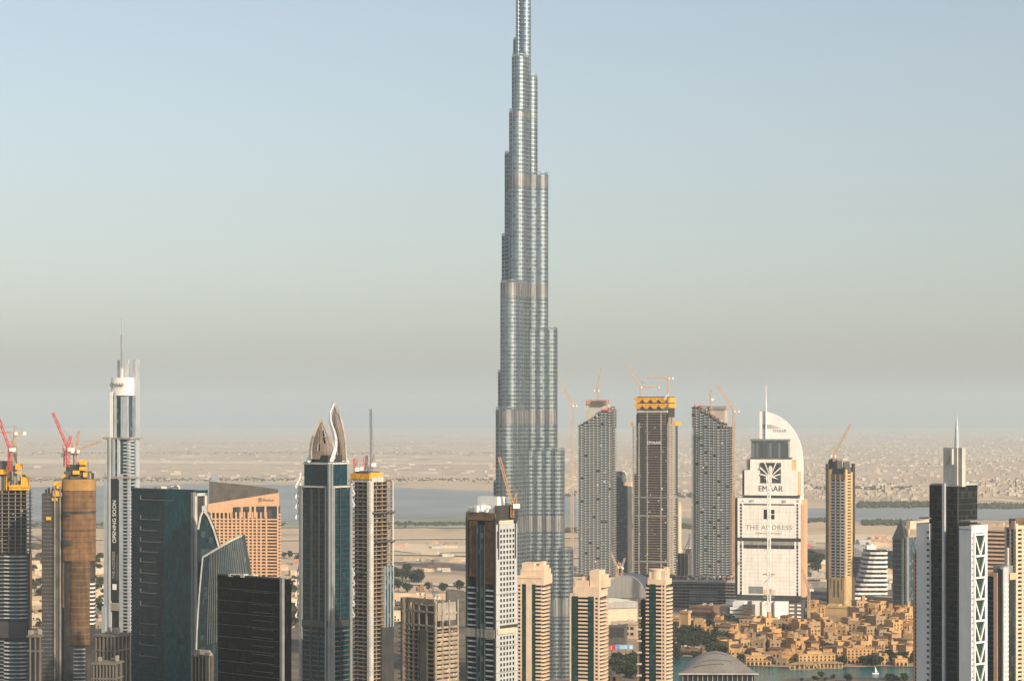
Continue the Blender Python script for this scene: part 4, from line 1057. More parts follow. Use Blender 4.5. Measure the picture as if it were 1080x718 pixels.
def wave():
    D = 3080; o = empty('wave_building', (X(920, D), D, 0)); tag(o, 'low white banded building with a wave curved left edge', 'building')
    s = D/F; zt = Z(580, D); e = [(580,912),(586,910),(594,908.6),(602,907),(610,904.5),(617,899.5),(624,893),(631,887),(640,882)]
    def left(z):
        py = HY + (H-z)/s
        for (a, b), (c, d) in zip(e, e[1:]):
            if a <= py <= c: return (b + (d-b)*(py-a)/(c-a) - 920)*s
        return (e[-1][1]-920)*s if py > 600 else (e[0][1]-920)*s
    x1 = (935-920)*s; core = MB(); zz = 0; r = Z(640, D); b = MB()
    z = 1.0
    while z < zt-1:
        x0 = left(z+2); n = 8
        pts = [(x0+2,-2),(x0+8,-9),(x0+16,-12),(x1-4,-11),(x1,-8),(x1,24),(x0+2,24)]
        MB().prism([(x*1.0, y) for x, y in pts], 0, 3.2).build('white_band', WHITE, o, (0,0,z)); core.prism([(x+ (1 if x < 0 else -1), y+1.2) for x, y in pts], z+3.2, z+6.6); z += 6.6
    core.build('glass_core', G_ROOM, o); MB().box(-8, 6, 0, 14, zt-1, zt+7).box(-2, 2, 2, 8, zt+7, zt+9).build('roof_unit', WHITE, o)
wave()
t = T('domed_block', 'grey low curved roofed block behind the white banded wave building', 880, 908, 916, 3180, 14, cat='building')
t.core(G_DARK, 585, .5); t.rows('floor_band', 'A', 880, 908, 586, 640, 4.4, 1.1, CONC_D, .3, 2)
b = MB(); n = 16
pts = [(t.ua(878)+(t.ua(916)-t.ua(878))*i/n, t.z(586)+(t.z(575.5)-t.z(586))*sin(pi*(.18+.82*i/n))) for i in range(n+1)] + [(t.ua(916), t.z(587)), (t.ua(878), t.z(587))]
b.vprism(pts[::-1], -t.d/2-1, t.d/2+1).build('curved_roof', MALLROOF, t.o)
t = T('pavilion_block', 'pale flat roofed block with two framed openings below the wave building', 914, 941, 953, 2980, 30, cat='building')
t.core(CONC_L, 631, .4, 'wall'); t.P('roof_slab', 'A', 913, 941, 630, 632, CREAM2, .9, 3); t.P('roof_slab', 'B', 941, 953, 630, 632, CREAM2, .9, 3); t.P('opening', 'A', 918, 926, 633.5, 640, CONC_D, .1, 1); t.P('opening', 'A', 929, 939, 633.5, 640, CONC, .1, 1); t.P('opening', 'B', 943, 952, 633.5, 640, CREAM, .1, 1)
t = T('gabled_glass_tower', 'dark glass tower with a pointed pyramid roof and a pale sloping gable', 941, 956, 980, 2900, 34)
t.core(glass('slate_tower_glass', (.03,.045,.048), (.05,.07,.075), cell=(2.5,2.5,3.6), rough=.18), 568, .4)
t.rows('floor_line', 'A', 941, 956, 568, 640, 7.2, .4, GREYST, .1, 1); t.P('corner_pier', 'A', 951, 953, 568, None, GREYST, .6, 2); t.P('corner_pier', 'B', 956, 958.5, 566, None, GREYST, .6, 2); t.P('glass_face', 'B', 958.5, 978, 566, None, G_BLUE, .3, 1); t.P('sand_face', 'B', 958, 978, 558, 566.5, CREAM2, .4, 2)
w, d = t.w, t.d
xa, xb, y0, y1 = t.ua(940.6), t.ua(954.5), -d/2-.4, -d/2+d*.24
MB().poly([(xa,y0,t.z(569)),(xb,y0,t.z(569)),(xb,y1,t.z(569)),(xa,y1,t.z(569)),((xa+xb)/2,(y0+y1)/2,t.z(546.5))], [(3,2,1,0),(0,1,4),(1,2,4),(2,3,4),(3,0,4)]).build('pyramid_roof', mat('slate_roof', (.06,.07,.07)), t.o)
b = MB(); pr = [(t.ub(958.5),566),(t.ub(979.5),566),(t.ub(979.5),548.5),(t.ub(969),550.5),(t.ub(960),549)]; n = len(pr)
b.poly([(w/2+.4,y,t.z(q)) for y, q in pr]+[(w/2-6,y,t.z(q)) for y, q in pr], [tuple(range(n)), tuple(range(2*n-1,n-1,-1))]+[((k+1)%n,k,n+k,n+(k+1)%n) for k in range(n)])
b.build('gable_wall', CREAM2, t.o)
t = T('slim_brown_tower', 'slim dark brown tower with cream edge, half hidden behind the white edged tower', 963, 975, 979, 1600, 24)
t.core(G_ROOM, 585, .8); t.rows('floor_band', 'A', 963, 975, 586, 735, 3.3, 1.5, BROWNF, .2, 2); t.cols('pier', 'A', [964, 968, 972], 1.1, 583, None, BROWNF, .4, 2); t.P('cream_pier', 'A', 973.4, 975, 580, None, CREAM, .5, 2); t.P('cream_pier', 'B', 975, 979, 582, None, CREAM2, .3, 2); t.roof('roof_block', 965, 974, 579, 586, .1, .8, BROWNF)

def spire_tower():
    t = T('spired_glass_tower', 'tall black glass tower with needle spire, white side slabs and diagonal truss', 979.5, 1010, 1031.5, 1290, 36)
    t.core(G_BLACK2, 512, .3)
    t.wrap('floor_line', 513, 735, 3.7, .3, DARKST, -.18)
    t.P('corner_fin', 'A', 995, 997.6, 510, None, PALE, 1.4, 3); t.P('joint_line', 'A', 1009.4, 1010, 512, None, DARKST, .2, 1)
    t.roof('roof_slab', 981, 1009, 510.2, 512.4, .02, .98, CONC_L)
    t.roof('crown_slab', 995, 1009.5, 472, 513, .0, .12, mat('crown_stone', (.52,.50,.46), amt=.06)); t.roof('crown_side', 1003.5, 1005.5, 473, 490, -.04, .02, WHITE)
    MB().box(t.ua(1009.4), t.ua(1009.4)+3, -t.d/2+1, -t.d/2+4.6, t.z(513), t.z(472)).build('crown_return', CONC_L, t.o)
    x = t.ua(1006); MB().cyl(x, -t.d/2+3, 1.5, t.z(472), t.z(452), 10, 0, 1.0).cyl(x, -t.d/2+3, 1.0, t.z(452), t.z(436), 10, 0, .12).build('spire', SILVER, t.o)
    b = MB(); y = -t.d/2-.15; P_ = lambda p, q: Vector((t.ua(p), y, t.z(q)))
    for a, c in (((999.4,489),(1002.2,480)),((1002.2,480),(1004.6,489)),((1000.4,486.5),(1003.6,486.5)),((999.4,489),(1004.6,489)),((1001,489),(1002.2,484))): b.bar(P_(*a), P_(*c), .5)
    b.build('emblem', GOLD, t.o)
    t.roof('roof_unit', 1000, 1004, 508, 511, .2, .6, WHITE)
    for i in range(4): MB().box(t.ua(1003+i*1.6), t.ua(1004+i*1.6), 0, 2, t.z(511), t.z(509.4)+i*.2).build('roof_unit', WHITE, t.o)
    WL = mat('white_stone_slab', (.66,.67,.66), amt=.05, streak=.05)
    u = t.sub(966.5, 980.2, 980.9, 1304)
    MB().box(u.c.x-u.w/2, u.c.x+u.w/2, u.c.y-u.d/2, u.c.y+u.d/2+12, 0, t.z(553)).build('white_slab', WL, t.o)
    u.rows('slab_notch', 'A', 977.5, 980, 556, 735, 3.7, 1.5, CONC_D, .08, .5); u.P('slab_canopy', 'A', 971, 981, 545.5, 547, GREYST, 1.5, 8)
    v = t.sub(1011.5, 1024.5, 1041.5, 1272)
    MB().box(v.c.x-v.w/2, v.c.x+v.w/2, v.c.y-v.d/2, v.c.y+v.d/2, 0, t.z(557)).build('white_block', WL, t.o)
    v.P('truss_glass', 'B', 1027, 1038.2, 562, None, G_GREEN, .06, .5)
    Dl = v.d; x = v.c.x+v.w/2+.5
    yy = lambda p: v.ub(p)
    def tr(p, q, m=None): return Vector((x, yy(p), t.z(q)))
    q = 562
    while q < 735:
        MB().bar(tr(1026.8, q), tr(1038.4, q), 1.1).build('truss_beam', WHITE, t.o)
        MB().bar(tr(1027, q), tr(1033, q+22), .9).bar(tr(1038.2, q), tr(1033, q+22), .9).build('truss_diagonal', WHITE, t.o)
        q += 22.5
    for p in (1027, 1038.4): MB().bar(tr(p, 560), Vector((x, yy(p), 0)), 1.1).build('truss_post', WHITE, t.o)
    v.rows('port_hole', 'B', 1025.2, 1026, 562, 735, 3.7, 1.3, CONC_D, .08, .3); v.rows('port_hole', 'B', 1039.6, 1040.4, 562, 735, 3.7, 1.3, CONC_D, .08, .3)
    v.P('top_frame', 'A', 1011.5, 1024.5, 555, 558, WL, .2, 3); v.P('top_frame', 'B', 1024.5, 1041.5, 554, 559, WL, .3, 2)
    MB().box(v.c.x-v.w/2+2, v.c.x+v.w/2-3, v.c.y-v.d/2+3, v.c.y+v.d/2-2, t.z(557), t.z(551)).build('bronze_recess', BROWNF, t.o)
    MB().box(v.c.x-v.w/2-.5, v.c.x+v.w/2, v.c.y-v.d/2-1, v.c.y+v.d/2-4, t.z(549), t.z(547.2)).build('canopy', GREYST, t.o)
G_BLACK2 = glass('black_tower_glass', (.008,.012,.013), (.022,.027,.028), cell=(2.4,2.4,3.7), rough=.13, tilt=.04, thr=.82, spec=.3)
spire_tower()
t = T('banded_cream_block', 'cream horizontally banded block behind the white truss at right', 1034, 1062, 1066, 1750, 16)
t.core(BROWNF, 556, 1, 'glass_core'); t.rows('floor_band', 'A', 1034, 1062, 556, 640, 3.4, 1.5, CREAM, .4, 3); t.P('roof_band', 'A', 1034, 1062, 555, 559, CREAM, .5, 3); t.rows('side_band', 'B', 1062, 1066, 556, 640, 3.4, 1.5, CREAM2, .4, 3); t.clutter(1036, 1060, 555, 5, CREAM2, 3)
t = T('cream_corner_tower', 'tall cream and grey glass tower at the right edge of the photo', 1060, 1071, 1096, 1650, 40)
t.core(G_DARK, 557, .8); t.rows('floor_band', 'A', 1060, 1071, 558, 735, 3.4, 1.0, GREYST, .2, 2); t.P('pier', 'A', 1060, 1061.6, 556, None, CREAM2, .5, 2); t.P('pier', 'A', 1065, 1066.4, 552, None, CREAM2, .5, 2); t.P('pier', 'B', 1071, 1073, 552, None, CREAM, .6, 2); t.P('pier', 'B', 1077, 1079, 556, None, CREAM, .6, 2); t.P('pier', 'B', 1084, 1086, 556, None, CREAM, .6, 2); t.rows('window_band', 'B', 1072, 1096, 558, 735, 3.4, 1.6, CREAM, .3, 2)
t.roof('crown_block', 1064, 1071, 547, 558, 0, .6, BROWNF); t.roof('crown_block', 1067, 1071, 549, 558, -.02, .9, CREAM); t.P('crown_band', 'B', 1071, 1096, 554, 558, CREAM, .5, 4)
t = T('small_teal_tower', 'small teal glass tower with an orange pier and short mast near right edge', 1038, 1057, 1071, 1420, 30)
t.core(G_TEAL, 606, .4); t.P('orange_pier', 'A', 1048.5, 1052.5, 604, None, PEACH, .8, 2); t.P('pale_pier', 'B', 1057.5, 1063, 598, None, PALE, .6, 2); t.rows('balcony_band', 'B', 1058, 1062.5, 612, 735, 3.4, 1.2, WHITE, .9, 1); t.P('dark_face', 'A', 1052.5, 1057, 600, None, DARKST, .3, 2); t.P('dark_face', 'B', 1063, 1068, 606, None, G_DARK, .4, 2); t.P('peach_cap', 'B', 1064, 1071, 605, 612, PEACH, .8, 3); t.P('peach_cap', 'A', 1038, 1050, 604, 608, PEACH, .4, 4)
t.roof('upper_block', 1046, 1057, 597, 607, .1, .8, GREYST); MB().box(t.ua(1055), t.ua(1056.5), -1, 1, t.z(598), t.z(578)).build('mast', CONC_L, t.o)
t.rows('mullion_line', 'A', 1038, 1048, 608, 735, 3.4, .5, CONC_D, .1, 1)
# ------------------------------------------------------------------ trees
def tree_proto(name, r, h, m, seed, nl=420):
    random.seed(seed); o = empty(name, (0,0,0)); b = MB()
    b.bar((0,0,0), (.2,.1,h*.5), .55, 0, .35)
    lumps = []
    for i in range(7):
        a = random.uniform(0, 2*pi); q = random.uniform(.15,.75)*r; c = Vector((q*cos(a), q*sin(a), h*random.uniform(.5,.92))); lumps.append((c, r*random.uniform(.32,.55)))
        b.bar((.1,.05,h*.35), c, .28, 0, .12)
    b.build('trunk', BARK, o); k = MB()
    for i in range(nl):
        c, q = random.choice(lumps); d = Vector((random.gauss(0,1), random.gauss(0,1), random.gauss(0,.8))).normalized()*q*random.uniform(.55,1.05); p = c+d
        u = Vector((random.gauss(0,1), random.gauss(0,1), random.gauss(0,1))).normalized(); v = u.cross(Vector((random.gauss(0,1), random.gauss(0,1), random.gauss(0,1)))).normalized(); s = random.uniform(.45,.95)
        k.poly([p+u*s, p+v*s*.8, p-u*s, p-v*s*.8], [(0,1,2,3)])
    k.build('crown', m, o); return o
def palm_proto():
    o = empty('palm_tree', (0,0,0)); random.seed(5)
    MB().bar((0,0,0), (.3,.2,7.5), .6, 0, .35).build('trunk', BARK, o); k = MB()
    for i in range(22):
        a = 2*pi*i/22+random.uniform(-.1,.1); up = random.uniform(-.2,.9); pts = [Vector((.3,.2,7.5)) + Vector((cos(a)*s*3.4, sin(a)*s*3.4, up*2*s - 2.6*s*s)) for s in (0,.3,.65,1)]
        e = Vector((-sin(a), cos(a), 0))*.5
        for p, q in zip(pts, pts[1:]): k.poly([p-e, p+e, q+e*.6, q-e*.6], [(0,1,2,3)])
    k.build('crown', LEAF[0], o); return o
PROTO = [tree_proto('broadleaf_tree', 4.6, 8.5, LEAF[0], 1), tree_proto('broadleaf_tree', 3.8, 7.0, LEAF[1], 2), tree_proto('broadleaf_tree', 5.4, 7.5, LEAF[0], 3, 520), tree_proto('broadleaf_tree', 3.6, 6.0, LEAF[2], 4), palm_proto()]
USED = set()
def tree(px, py, k, label, group, D=None, sc=1.):
    D = D or GD(py); x, y = X(px, D), D; src = PROTO[k]
    if k not in USED: r = src; USED.add(k); r.location = (x, y, 0)
    else:
        r = rep(src, None, (x, y, 0))
        for ch in KIDP[k]: rep(ch, r)
    r.rotation_euler = (0,0,random.uniform(0,6.28)); r.scale = (sc*random.uniform(.85,1.2),)*2 + (sc*random.uniform(.85,1.2),)
    tag(r, label, 'tree', group); return r
KIDP = [[o for o in COL.objects if o.parent is p] for p in PROTO]
random.seed(77)
L1, G1 = 'dark green leafy tree standing between the tan low-rise blocks by the lake', 'trees of the old quarter'
for i in range(80):
    d = random.choice([2350,2410,2470,2530,2600,2660,2750,2840])+random.uniform(-12,12); tree(random.choice([random.uniform(706,775), random.uniform(775,968)]), 0, random.choice([0,0,2,1]), L1, G1, D=d, sc=random.uniform(.9,1.5))
for i in range(44): tree(random.uniform(704,768), 0, random.choice([0,2,2]), L1, G1, D=random.uniform(2450,2700), sc=random.uniform(1.2,1.9))
for i in range(22): tree(random.uniform(742,830), 0, random.choice([0,2]), L1, G1, D=random.uniform(2700,2735), sc=random.uniform(1.3,2.0))
for i in range(16): tree(random.uniform(880,928), 0, random.choice([0,2]), L1, G1, D=random.uniform(2303,2325), sc=random.uniform(.9,1.3))
for i in range(16): tree(random.uniform(930,968), 0, random.choice([0,2]), L1, G1, D=random.uniform(2308,2360), sc=random.uniform(.9,1.4))
for i in range(14): tree(random.uniform(780,960), 0, 4, 'palm tree on the promenade among the tan low-rise blocks by the lake', 'palms of the old quarter', D=random.choice([2308,2360,2420,2560])+random.uniform(-6,6), sc=random.uniform(1,1.35))
L2, G2 = 'dark leafy tree in the small park below the mall roofs, between two cream towers', 'trees below the mall'
for i in range(30): tree(random.uniform(640,676), 0, random.choice([0,2,1]), L2, G2, D=random.uniform(2190,2330), sc=random.uniform(1.2,1.9))
L3, G3 = 'small dusty tree in the low sandy quarter seen between the left towers', 'trees of the left quarter'
for i in range(70):
    p = random.choice([random.uniform(30,46), random.uniform(97,112), random.uniform(298,318)]); q = random.choice([random.uniform(588,606), random.uniform(612,632), random.uniform(636,665)]); tree(p, q, random.choice([0,1,2,3]), L3, G3, sc=random.uniform(1.2,2.2))
L4, G4 = 'dark bushy tree in the sandy field beyond the open topped concrete tower', 'trees on the sand'
for i in range(26):
    p, q = random.choice([(random.uniform(412,432), random.uniform(608,612)), (random.uniform(436,446), random.uniform(612,616)), (random.uniform(412,490), random.uniform(620,627))]); tree(p, q, random.choice([0,2]), L4, G4, sc=random.uniform(1.4,2.4))
L5, G5 = 'dark tree in the belt of trees behind the slender gold tower', 'trees behind the gold tower'
for i in range(50): tree(random.choice([random.uniform(902,945), random.uniform(842,872)]), random.uniform(590,604), random.choice([0,2,2]), L5, G5, sc=random.uniform(1.6,2.6))

# ------------------------------------------------------------------ mall, bridge, signs, pavilion
def vault(label, pxc, D, half, rise, depth, zb, m, name='vaulted_roof_hall', rz=0, ribs=0, wallm=CONC_L):
    o = empty(name, (X(pxc, D), D, 0), rz); tag(o, label, 'building'); n = 22
    pts = [(half*cos(pi*i/n), zb + rise*sin(pi*i/n)) for i in range(n+1)]
    MB().box(-half, half, 0, depth, 0, zb).build('wall', wallm, o)
    MB().vprism(pts[::-1], -2, depth+1).build('roof', m, o)
    if ribs:
        for j in range(ribs):
            y = -2 + (depth+2)*j/ribs; b = MB()
            for (x0, z0), (x1, z1) in zip(pts, pts[1:]): b.bar((x0*1.01, y, z0+.3), (x1*1.01, y, z1+.3), 1.0)
            b.build('roof_rib', CONC_L, o)
    return o
vault('large grey barrel vaulted mall roof between two cream towers', 659, 3000, 32, 31, 60, 16, MALLROOF, rz=radians(-16))
vault('low ribbed grey vaulted roof in front of the large mall vault', 655, 2750, 34, 9, 50, 24, MALLROOF, ribs=9, rz=radians(22), wallm=CREAM2)
t = T('bridge', 'pale long elevated road bridge behind the large mall vault', 596, 690, 694, 3180, 4, cat='bridge')
MB().box(-t.w/2, t.w/2, -5, 5, 22, 26).build('deck', CONC_L, t.o); MB().box(-t.w/2, t.w/2, -5.6, -5.1, 25, 28).build('parapet', CREAM2, t.o)
for i in range(9): MB().box(-t.w/2+i*t.w/8.5+2, -t.w/2+i*t.w/8.5+5, -3, 3, 0, 22).build('pier', CONC, t.o)
def hall(label, pl, pc, pr, D, th, y0, m, rows, cat='building', dark=None):
    t = T('mall_building', label, pl, pc, pr, D, th, cat=cat)
    t.core(m, y0, .4, 'wall'); t.P('parapet', 'A', pl, pc, y0-1, y0+1.5, m, .6, 3); t.P('parapet', 'B', pc, pr, y0-1, y0+1.5, m, .6, 3)
    for a, b, c, d, mm in rows: t.P('window_strip' if mm in (WINDARK, SHADE, G_DARK) else 'wall_panel', 'A', a, b, c, d, mm, -.1 if mm in (WINDARK, SHADE, G_DARK) else .3, 1.2)
    t.clutter(pl, pc, y0, 5, CONC_L, 3); return t
hall('cream mall wing with a row of windows below the ribbed roof', 644, 672, 680, 2580, 20, 657, CREAM2, [(660,663,661,664,WINDARK),(665,668,661,664,WINDARK),(660,663,667,670,WINDARK),(665,668,667,670,WINDARK)])
hall('dark screened mall block between the cream wing and the red and blue sign', 642, 659, 662, 2500, 10, 660, CONC_D, [(643,658,661,672,SHADE)])
hall('tan mall wing with dark window strips right of the drum topped cream tower', 700, 717, 722, 2650, 18, 651, OCHRE[2], [(702,716,655,660,G_DARK),(702,716,662,667,G_DARK),(702,716,669,674,G_DARK)])
hall('tall plain orange rendered wall block right of the striped mall wing', 717, 726, 729, 2620, 30, 645, OCHRE[2], [])
hall('long low orange rendered block on the edge of the mall', 726, 741, 744, 2640, 12, 655, OCHRE[0], [])
hall('dark stone mall block below the construction podium', 727, 752, 766, 2800, 24, 640, BROWNF, [(729,750,646,650,SHADE)])
hall('short orange block with a dark side wall beneath the construction podium', 745, 757, 761, 2830, 36, 640, OCHRE[3], [])
hall('brown arcaded waterfront wall block by the lake', 711, 738, 744, 2405, 10, 685, BROWNF, [(713,735,688,693,WINDARK)])
hall('small cream block at the foot of the stepped cream tower', 637, 654, 658, 1780, 24, 712, CREAM, [(640,643,714,718,WINDARK),(646,649,714,718,WINDARK)])
t = T('billboard', 'long screen sign, red at its left end and pale blue beyond, between two cream towers', 643.5, 668, 669, 2330, -0.0+3, cat='sign')
t.P('red_panel', 'A', 643.5, 649, 680, 685.5, RED, .3, 1); t.P('blue_panel', 'A', 649, 668, 679.5, 684.5, BLUE, .3, 1)
t.P('pale_patch', 'A', 654, 661, 680.2, 684, mat('sign_pale', (.45,.60,.70)), .45, .3); t.P('pale_patch', 'A', 664, 667, 680, 684, mat('sign_pale_b', (.55,.62,.66)), .45, .3); t.P('pale_patch', 'A', 644, 645.6, 681, 685, mat('sign_pink', (.7,.3,.3)), .45, .3)
for p in (645, 652, 660, 667): t.P('post', 'A', p-.3, p+.3, 684, None, DARKST, -.2, .8)
# foreground pavilion with curved zinc roof
def pavilion():
    D = 2075; s = D/F; o = empty('lakeside_pavilion', (X(757, D), D, 0)); tag(o, 'lakeside pavilion with a broad curved grey metal roof at the bottom edge', 'building')
    zb = Z(709, D); n = 26; b = MB(); half = 42*s
    prof = lambda u: zb + 19.5*s*(1-abs(u)**1.9)
    for i in range(n+1):
        u = -1+2*i/n
        for j in range(9):
            v = j/8; b.v.append((half*u*(1-.12*v), -10+44*v, zb + (prof(u)-zb)*sin(pi*v*.6)))
    for i in range(n):
        for j in range(8): k = i*9+j; b.f.append([k, k+9, k+10, k+1]); b.m.append(0)
    b.build('roof', POOLROOF, o)
    e = MB()
    for i in range(n): e.bar(b.v[i*9], b.v[(i+1)*9], 1.1)
    e.build('roof_edge', CONC_L, o)
    for j, (u0, u1) in ((3,(-.35,.45)), (5,(-.1,.35)), (2,(-.55,.2))):
        e = MB(); i0, i1 = int((u0+1)/2*n), int((u1+1)/2*n)
        for i in range(i0, i1): e.bar(Vector(b.v[i*9+j])+Vector((0,0,.15)), Vector(b.v[(i+1)*9+j])+Vector((0,0,.15)), .55)
        e.build('roof_seam', DARKST, o)
    MB().box(-half+4, half-4, -6, 30, 0, zb-.3).build('glass_wall', WINDARK, o)
    for i in range(15): MB().box(-half+4+i*(2*half-8)/14.5, -half+4.8+i*(2*half-8)/14.5, -7, -6.1, 0, zb-.3).build('column', CONC, o)
pavilion()
# sail boat and gazebo on the lake
o = empty('sail_boat', (X(923, 2235), 2235, .5)); tag(o, 'small white sail boat on the teal lake', 'boat')
MB().prism([(-3,-1),(2.6,-1),(4,0),(2.6,1),(-3,1)], 0, 1).build('hull', WHITE, o); MB().bar((0,0,1), (0,0,8), .25).build('mast', WHITE, o)
MB().poly([(.2,-.05,1.6),(2.8,-.05,1.6),(.2,-.05,7.8),(.2,.05,1.6),(2.8,.05,1.6),(.2,.05,7.8)], [(0,1,2),(5,4,3),(0,2,5,3),(1,4,5,2),(0,3,4,1)]).build('sail', WHITE, o)

# ------------------------------------------------------------------ tan low-rise quarter by the lake
ORD = 'first second third fourth fifth sixth seventh eighth ninth tenth eleventh twelfth thirteenth fourteenth fifteenth sixteenth'.split()
ROWN = ['the row by the lake', 'second row from lake', 'third row from lake', 'fourth row from lake', 'fifth row from lake', 'sixth row from lake', 'seventh row from lake', 'eighth row from lake', 'ninth row from lake', 'the row farthest from lake']
def house(px, D, wd, dp, ht, rz, m, label, kind, win=True, group='tan low-rise blocks by the lake'):
    o = empty('low_rise_block', (X(px, D), D, 0), rz); tag(o, label, 'building', group)
    b = MB(); w2 = wd/2; tops = [(-w2, w2, 0, dp, ht)]
    b.box(-w2, w2, 0, dp, 0, ht)
    k = random.random()
    if kind == 'step': b.box(-w2+.4, random.uniform(-.1,.3)*wd, dp*.25, dp-.4, ht, ht+random.uniform(2.5,4.5))
    if kind == 'twin': b.box(-w2+.3, -w2*.3, dp*.2, dp-.4, ht, ht+3.6); b.box(w2*.35, w2-.3, dp*.1, dp*.8, ht, ht+3.0)
    if kind == 'tower':
        x = random.uniform(-.6,.5)*w2; b.box(x, x+4.2, 1.2, 5.4, ht, ht+7); b.box(x-.3, x+4.5, .9, 5.7, ht+7, ht+7.7)
    pr = .9
    for x0, x1, y0, y1 in ((-w2-.2,w2+.2,-.25,.3),(-w2-.2,w2+.2,dp-.3,dp+.2),(-w2-.22,-w2+.3,.3,dp-.3),(w2-.3,w2+.22,.3,dp-.3)): b.box(x0, x1, y0, y1, ht-.3, ht+pr)
    if kind == 'dome':
        b.build('wall', m, o); b = MB(); n = 14; r = min(3.6, w2*.5)
        for j in range(6):
            a0, a1 = pi/2*j/6, pi/2*(j+1)/6; b.cyl(0, dp*.4, r*cos(a0), ht+r*sin(a0)-.01*j, ht+r*sin(a1), n, 0, max(.05, r*cos(a1)))
        b.build('roof_dome', OCHRE[3], o)
    else: b.build('wall', m, o)
    if kind == 'pergola':
        MB().box(-w2-1, w2*.4, -1.2, dp*.6, ht+2.6, ht+3.1).build('pergola_roof', BROWNROOF, o)
        p = MB()
        for i in range(4): x = -w2-.5+i*(w2*1.4)/3; p.box(x, x+.4, -.9, -.5, ht-.2, ht+2.6)
        p.build('pergola_posts', BROWNROOF, o)
    if kind == 'eave': MB().box(-w2-1.6, w2+1.6, -1.8, dp+1.4, ht+1.0, ht+1.6).build('roof', BROWNROOF, o)
    if win:
        n = max(2, int(wd/4.3)); fl = max(1, int((ht-1.5)/3.7)); src = None
        for i in range(n):
            for j in range(fl):
                if random.random() < .12: continue
                x = -w2+(i+.5)*wd/n; z = 1.0+j*3.7
                if src is None:
                    src = MB().box(-1.05,1.05,-.12,.4,0,2.4).build('window', WINDARK, o, (x,0,z))
                else: rep(src, o, (x,0,z))
        sd = None
        for i in range(max(1, int(dp/5.5))):
            for j in range(fl):
                if random.random() < .3: continue
                if sd is None: sd = MB().box(-.4,.12,-.8,.8,0,2.1).build('side_window', WINDARK, o, (w2, 3+i*5.2, 1+j*3.7))
                else: rep(sd, o, (w2, 3+i*5.2, 1+j*3.7))
    return o
def arcade(px, D, n, ht, rz, m, label, bay=4.6):
    o = empty('arcaded_block', (X(px, D), D, 0), rz); tag(o, label, 'building', 'tan low-rise blocks by the lake'); W_ = n*bay; w2 = W_/2
    MB().box(-w2, w2, .9, 14, 0, ht).build('wall', m, o)
    src = None
    for i in range(n):                                                # one arched bay each
        b = MB(); h = 4.4; r = bay*.33; N = 8; zc = h-r
        arc = [(r*cos(pi*k/N), zc+r*sin(pi*k/N)) for k in range(N+1)]
        for k in range(N):
            (x0, z0), (x1, z1) = arc[k], arc[k+1]
            b.poly([(x0,0,z0),(x0,0,h+.8),(x1,0,h+.8),(x1,0,z1),(x0,.85,z0),(x0,.85,h+.8),(x1,.85,h+.8),(x1,.85,z1)], [(0,1,2,3),(7,6,5,4),(0,3,7,4),(1,5,6,2)])
        b.box(-bay/2+.01, -r, 0, .85, 0, h+.8); b.box(r, bay/2-.01, 0, .85, 0, h+.8)
        x = -w2+(i+.5)*bay
        if src is None: src = b.build('arch', m, o, (x,0,0)); dk = MB().box(-r-.2, r+.2, .7, .86, .1, h).build('arch_opening', WINDARK, o, (x,0,0))
        else: rep(src, o, (x,0,0)); rep(dk, o, (x,0,0))
    MB().box(-w2-.5, w2+.5, -.5, 1.1, 5.25, 5.7).build('ledge', BROWNROOF if n > 5 else m, o)
    s2 = None
    for i in range(n):
        for j in range(max(0, int((ht-6.5)/3.4))):
            x = -w2+(i+.5)*bay
            if s2 is None: s2 = MB().box(-.9,.9,.78,1.1,0,2).build('window', WINDARK, o, (x,0,6.3))
            else: rep(s2, o, (x,0,6.3+j*3.4))
    MB().box(-w2-.6, w2+.6, .3, 14.4, ht, ht+.5).build('roof', m, o)
    MB().box(-w2*.5, w2*.3, 4, 11, ht+.4, ht+3.2).build('upper_storey', m, o)
    return o
random.seed(88)
KD = {'plain': 'plain flat roofed tan block', 'step': 'tan block with raised roof storey', 'twin': 'tan block with two roof boxes', 'tower': 'tan block with square wind tower', 'pergola': 'tan block with brown roof pergola', 'eave': 'tan block under wide brown roof', 'dome': 'tan block with small roof dome'}
rows = [(2325,(775,966),14,(6,10)), (2385,(768,966),14,(7,13)), (2440,(765,966),14,(8,15)), (2500,(760,966),15,(9,16)), (2560,(742,966),16,(9,19)), (2625,(727,966),17,(10,20)), (2690,(722,966),17,(9,19)), (2760,(800,966),14,(12,18)), (2840,(850,966),11,(12,19)), (2920,(850,966),9,(12,20))]
kinds = list(KD)
for ri, (D, (pa, pb), n, (h0, h1)) in enumerate(rows):
    for i in range(n):
        px = pa + (pb-pa)*(i+.5)/n + random.uniform(-2.5,2.5); D2 = D + random.uniform(-14,14)
        if ri == 0 and (848 < px < 880 or 893 < px < 928 or px > 940 or px < 795): continue
        if ri >= 7 and (868 < px < 903 or px < 852): continue
        kd = random.choice(kinds); wd = (pb-pa)/n*D/F*random.uniform(.55,1.0)
        house(px, D2, wd, random.uniform(14,24), random.uniform(h0,h1), radians(random.choice([-24,-12,8,18,28,34])), random.choice(OCHRE),
              '%s, %s from left in %s' % (KD[kd], ORD[i] if i < 16 else ('seventeenth','eighteenth','nineteenth')[i-16], ROWN[ri]), kd)
arcade(862, 2302, 9, 13.5, radians(6), OCHRE[2], 'long arcaded tan waterfront block with rows of windows over its arches')
arcade(908, 2330, 7, 17, radians(10), OCHRE[0], 'tall arcaded tan block with a wide ledge, behind dark trees by the lake')
arcade(800, 2310, 6, 11, radians(2), OCHRE[2], 'short arcaded tan block at the left bend of the waterfront')
arcade(834, 2312, 5, 12, radians(-6), OCHRE[0], 'small arcaded tan block left of the long arcaded block')
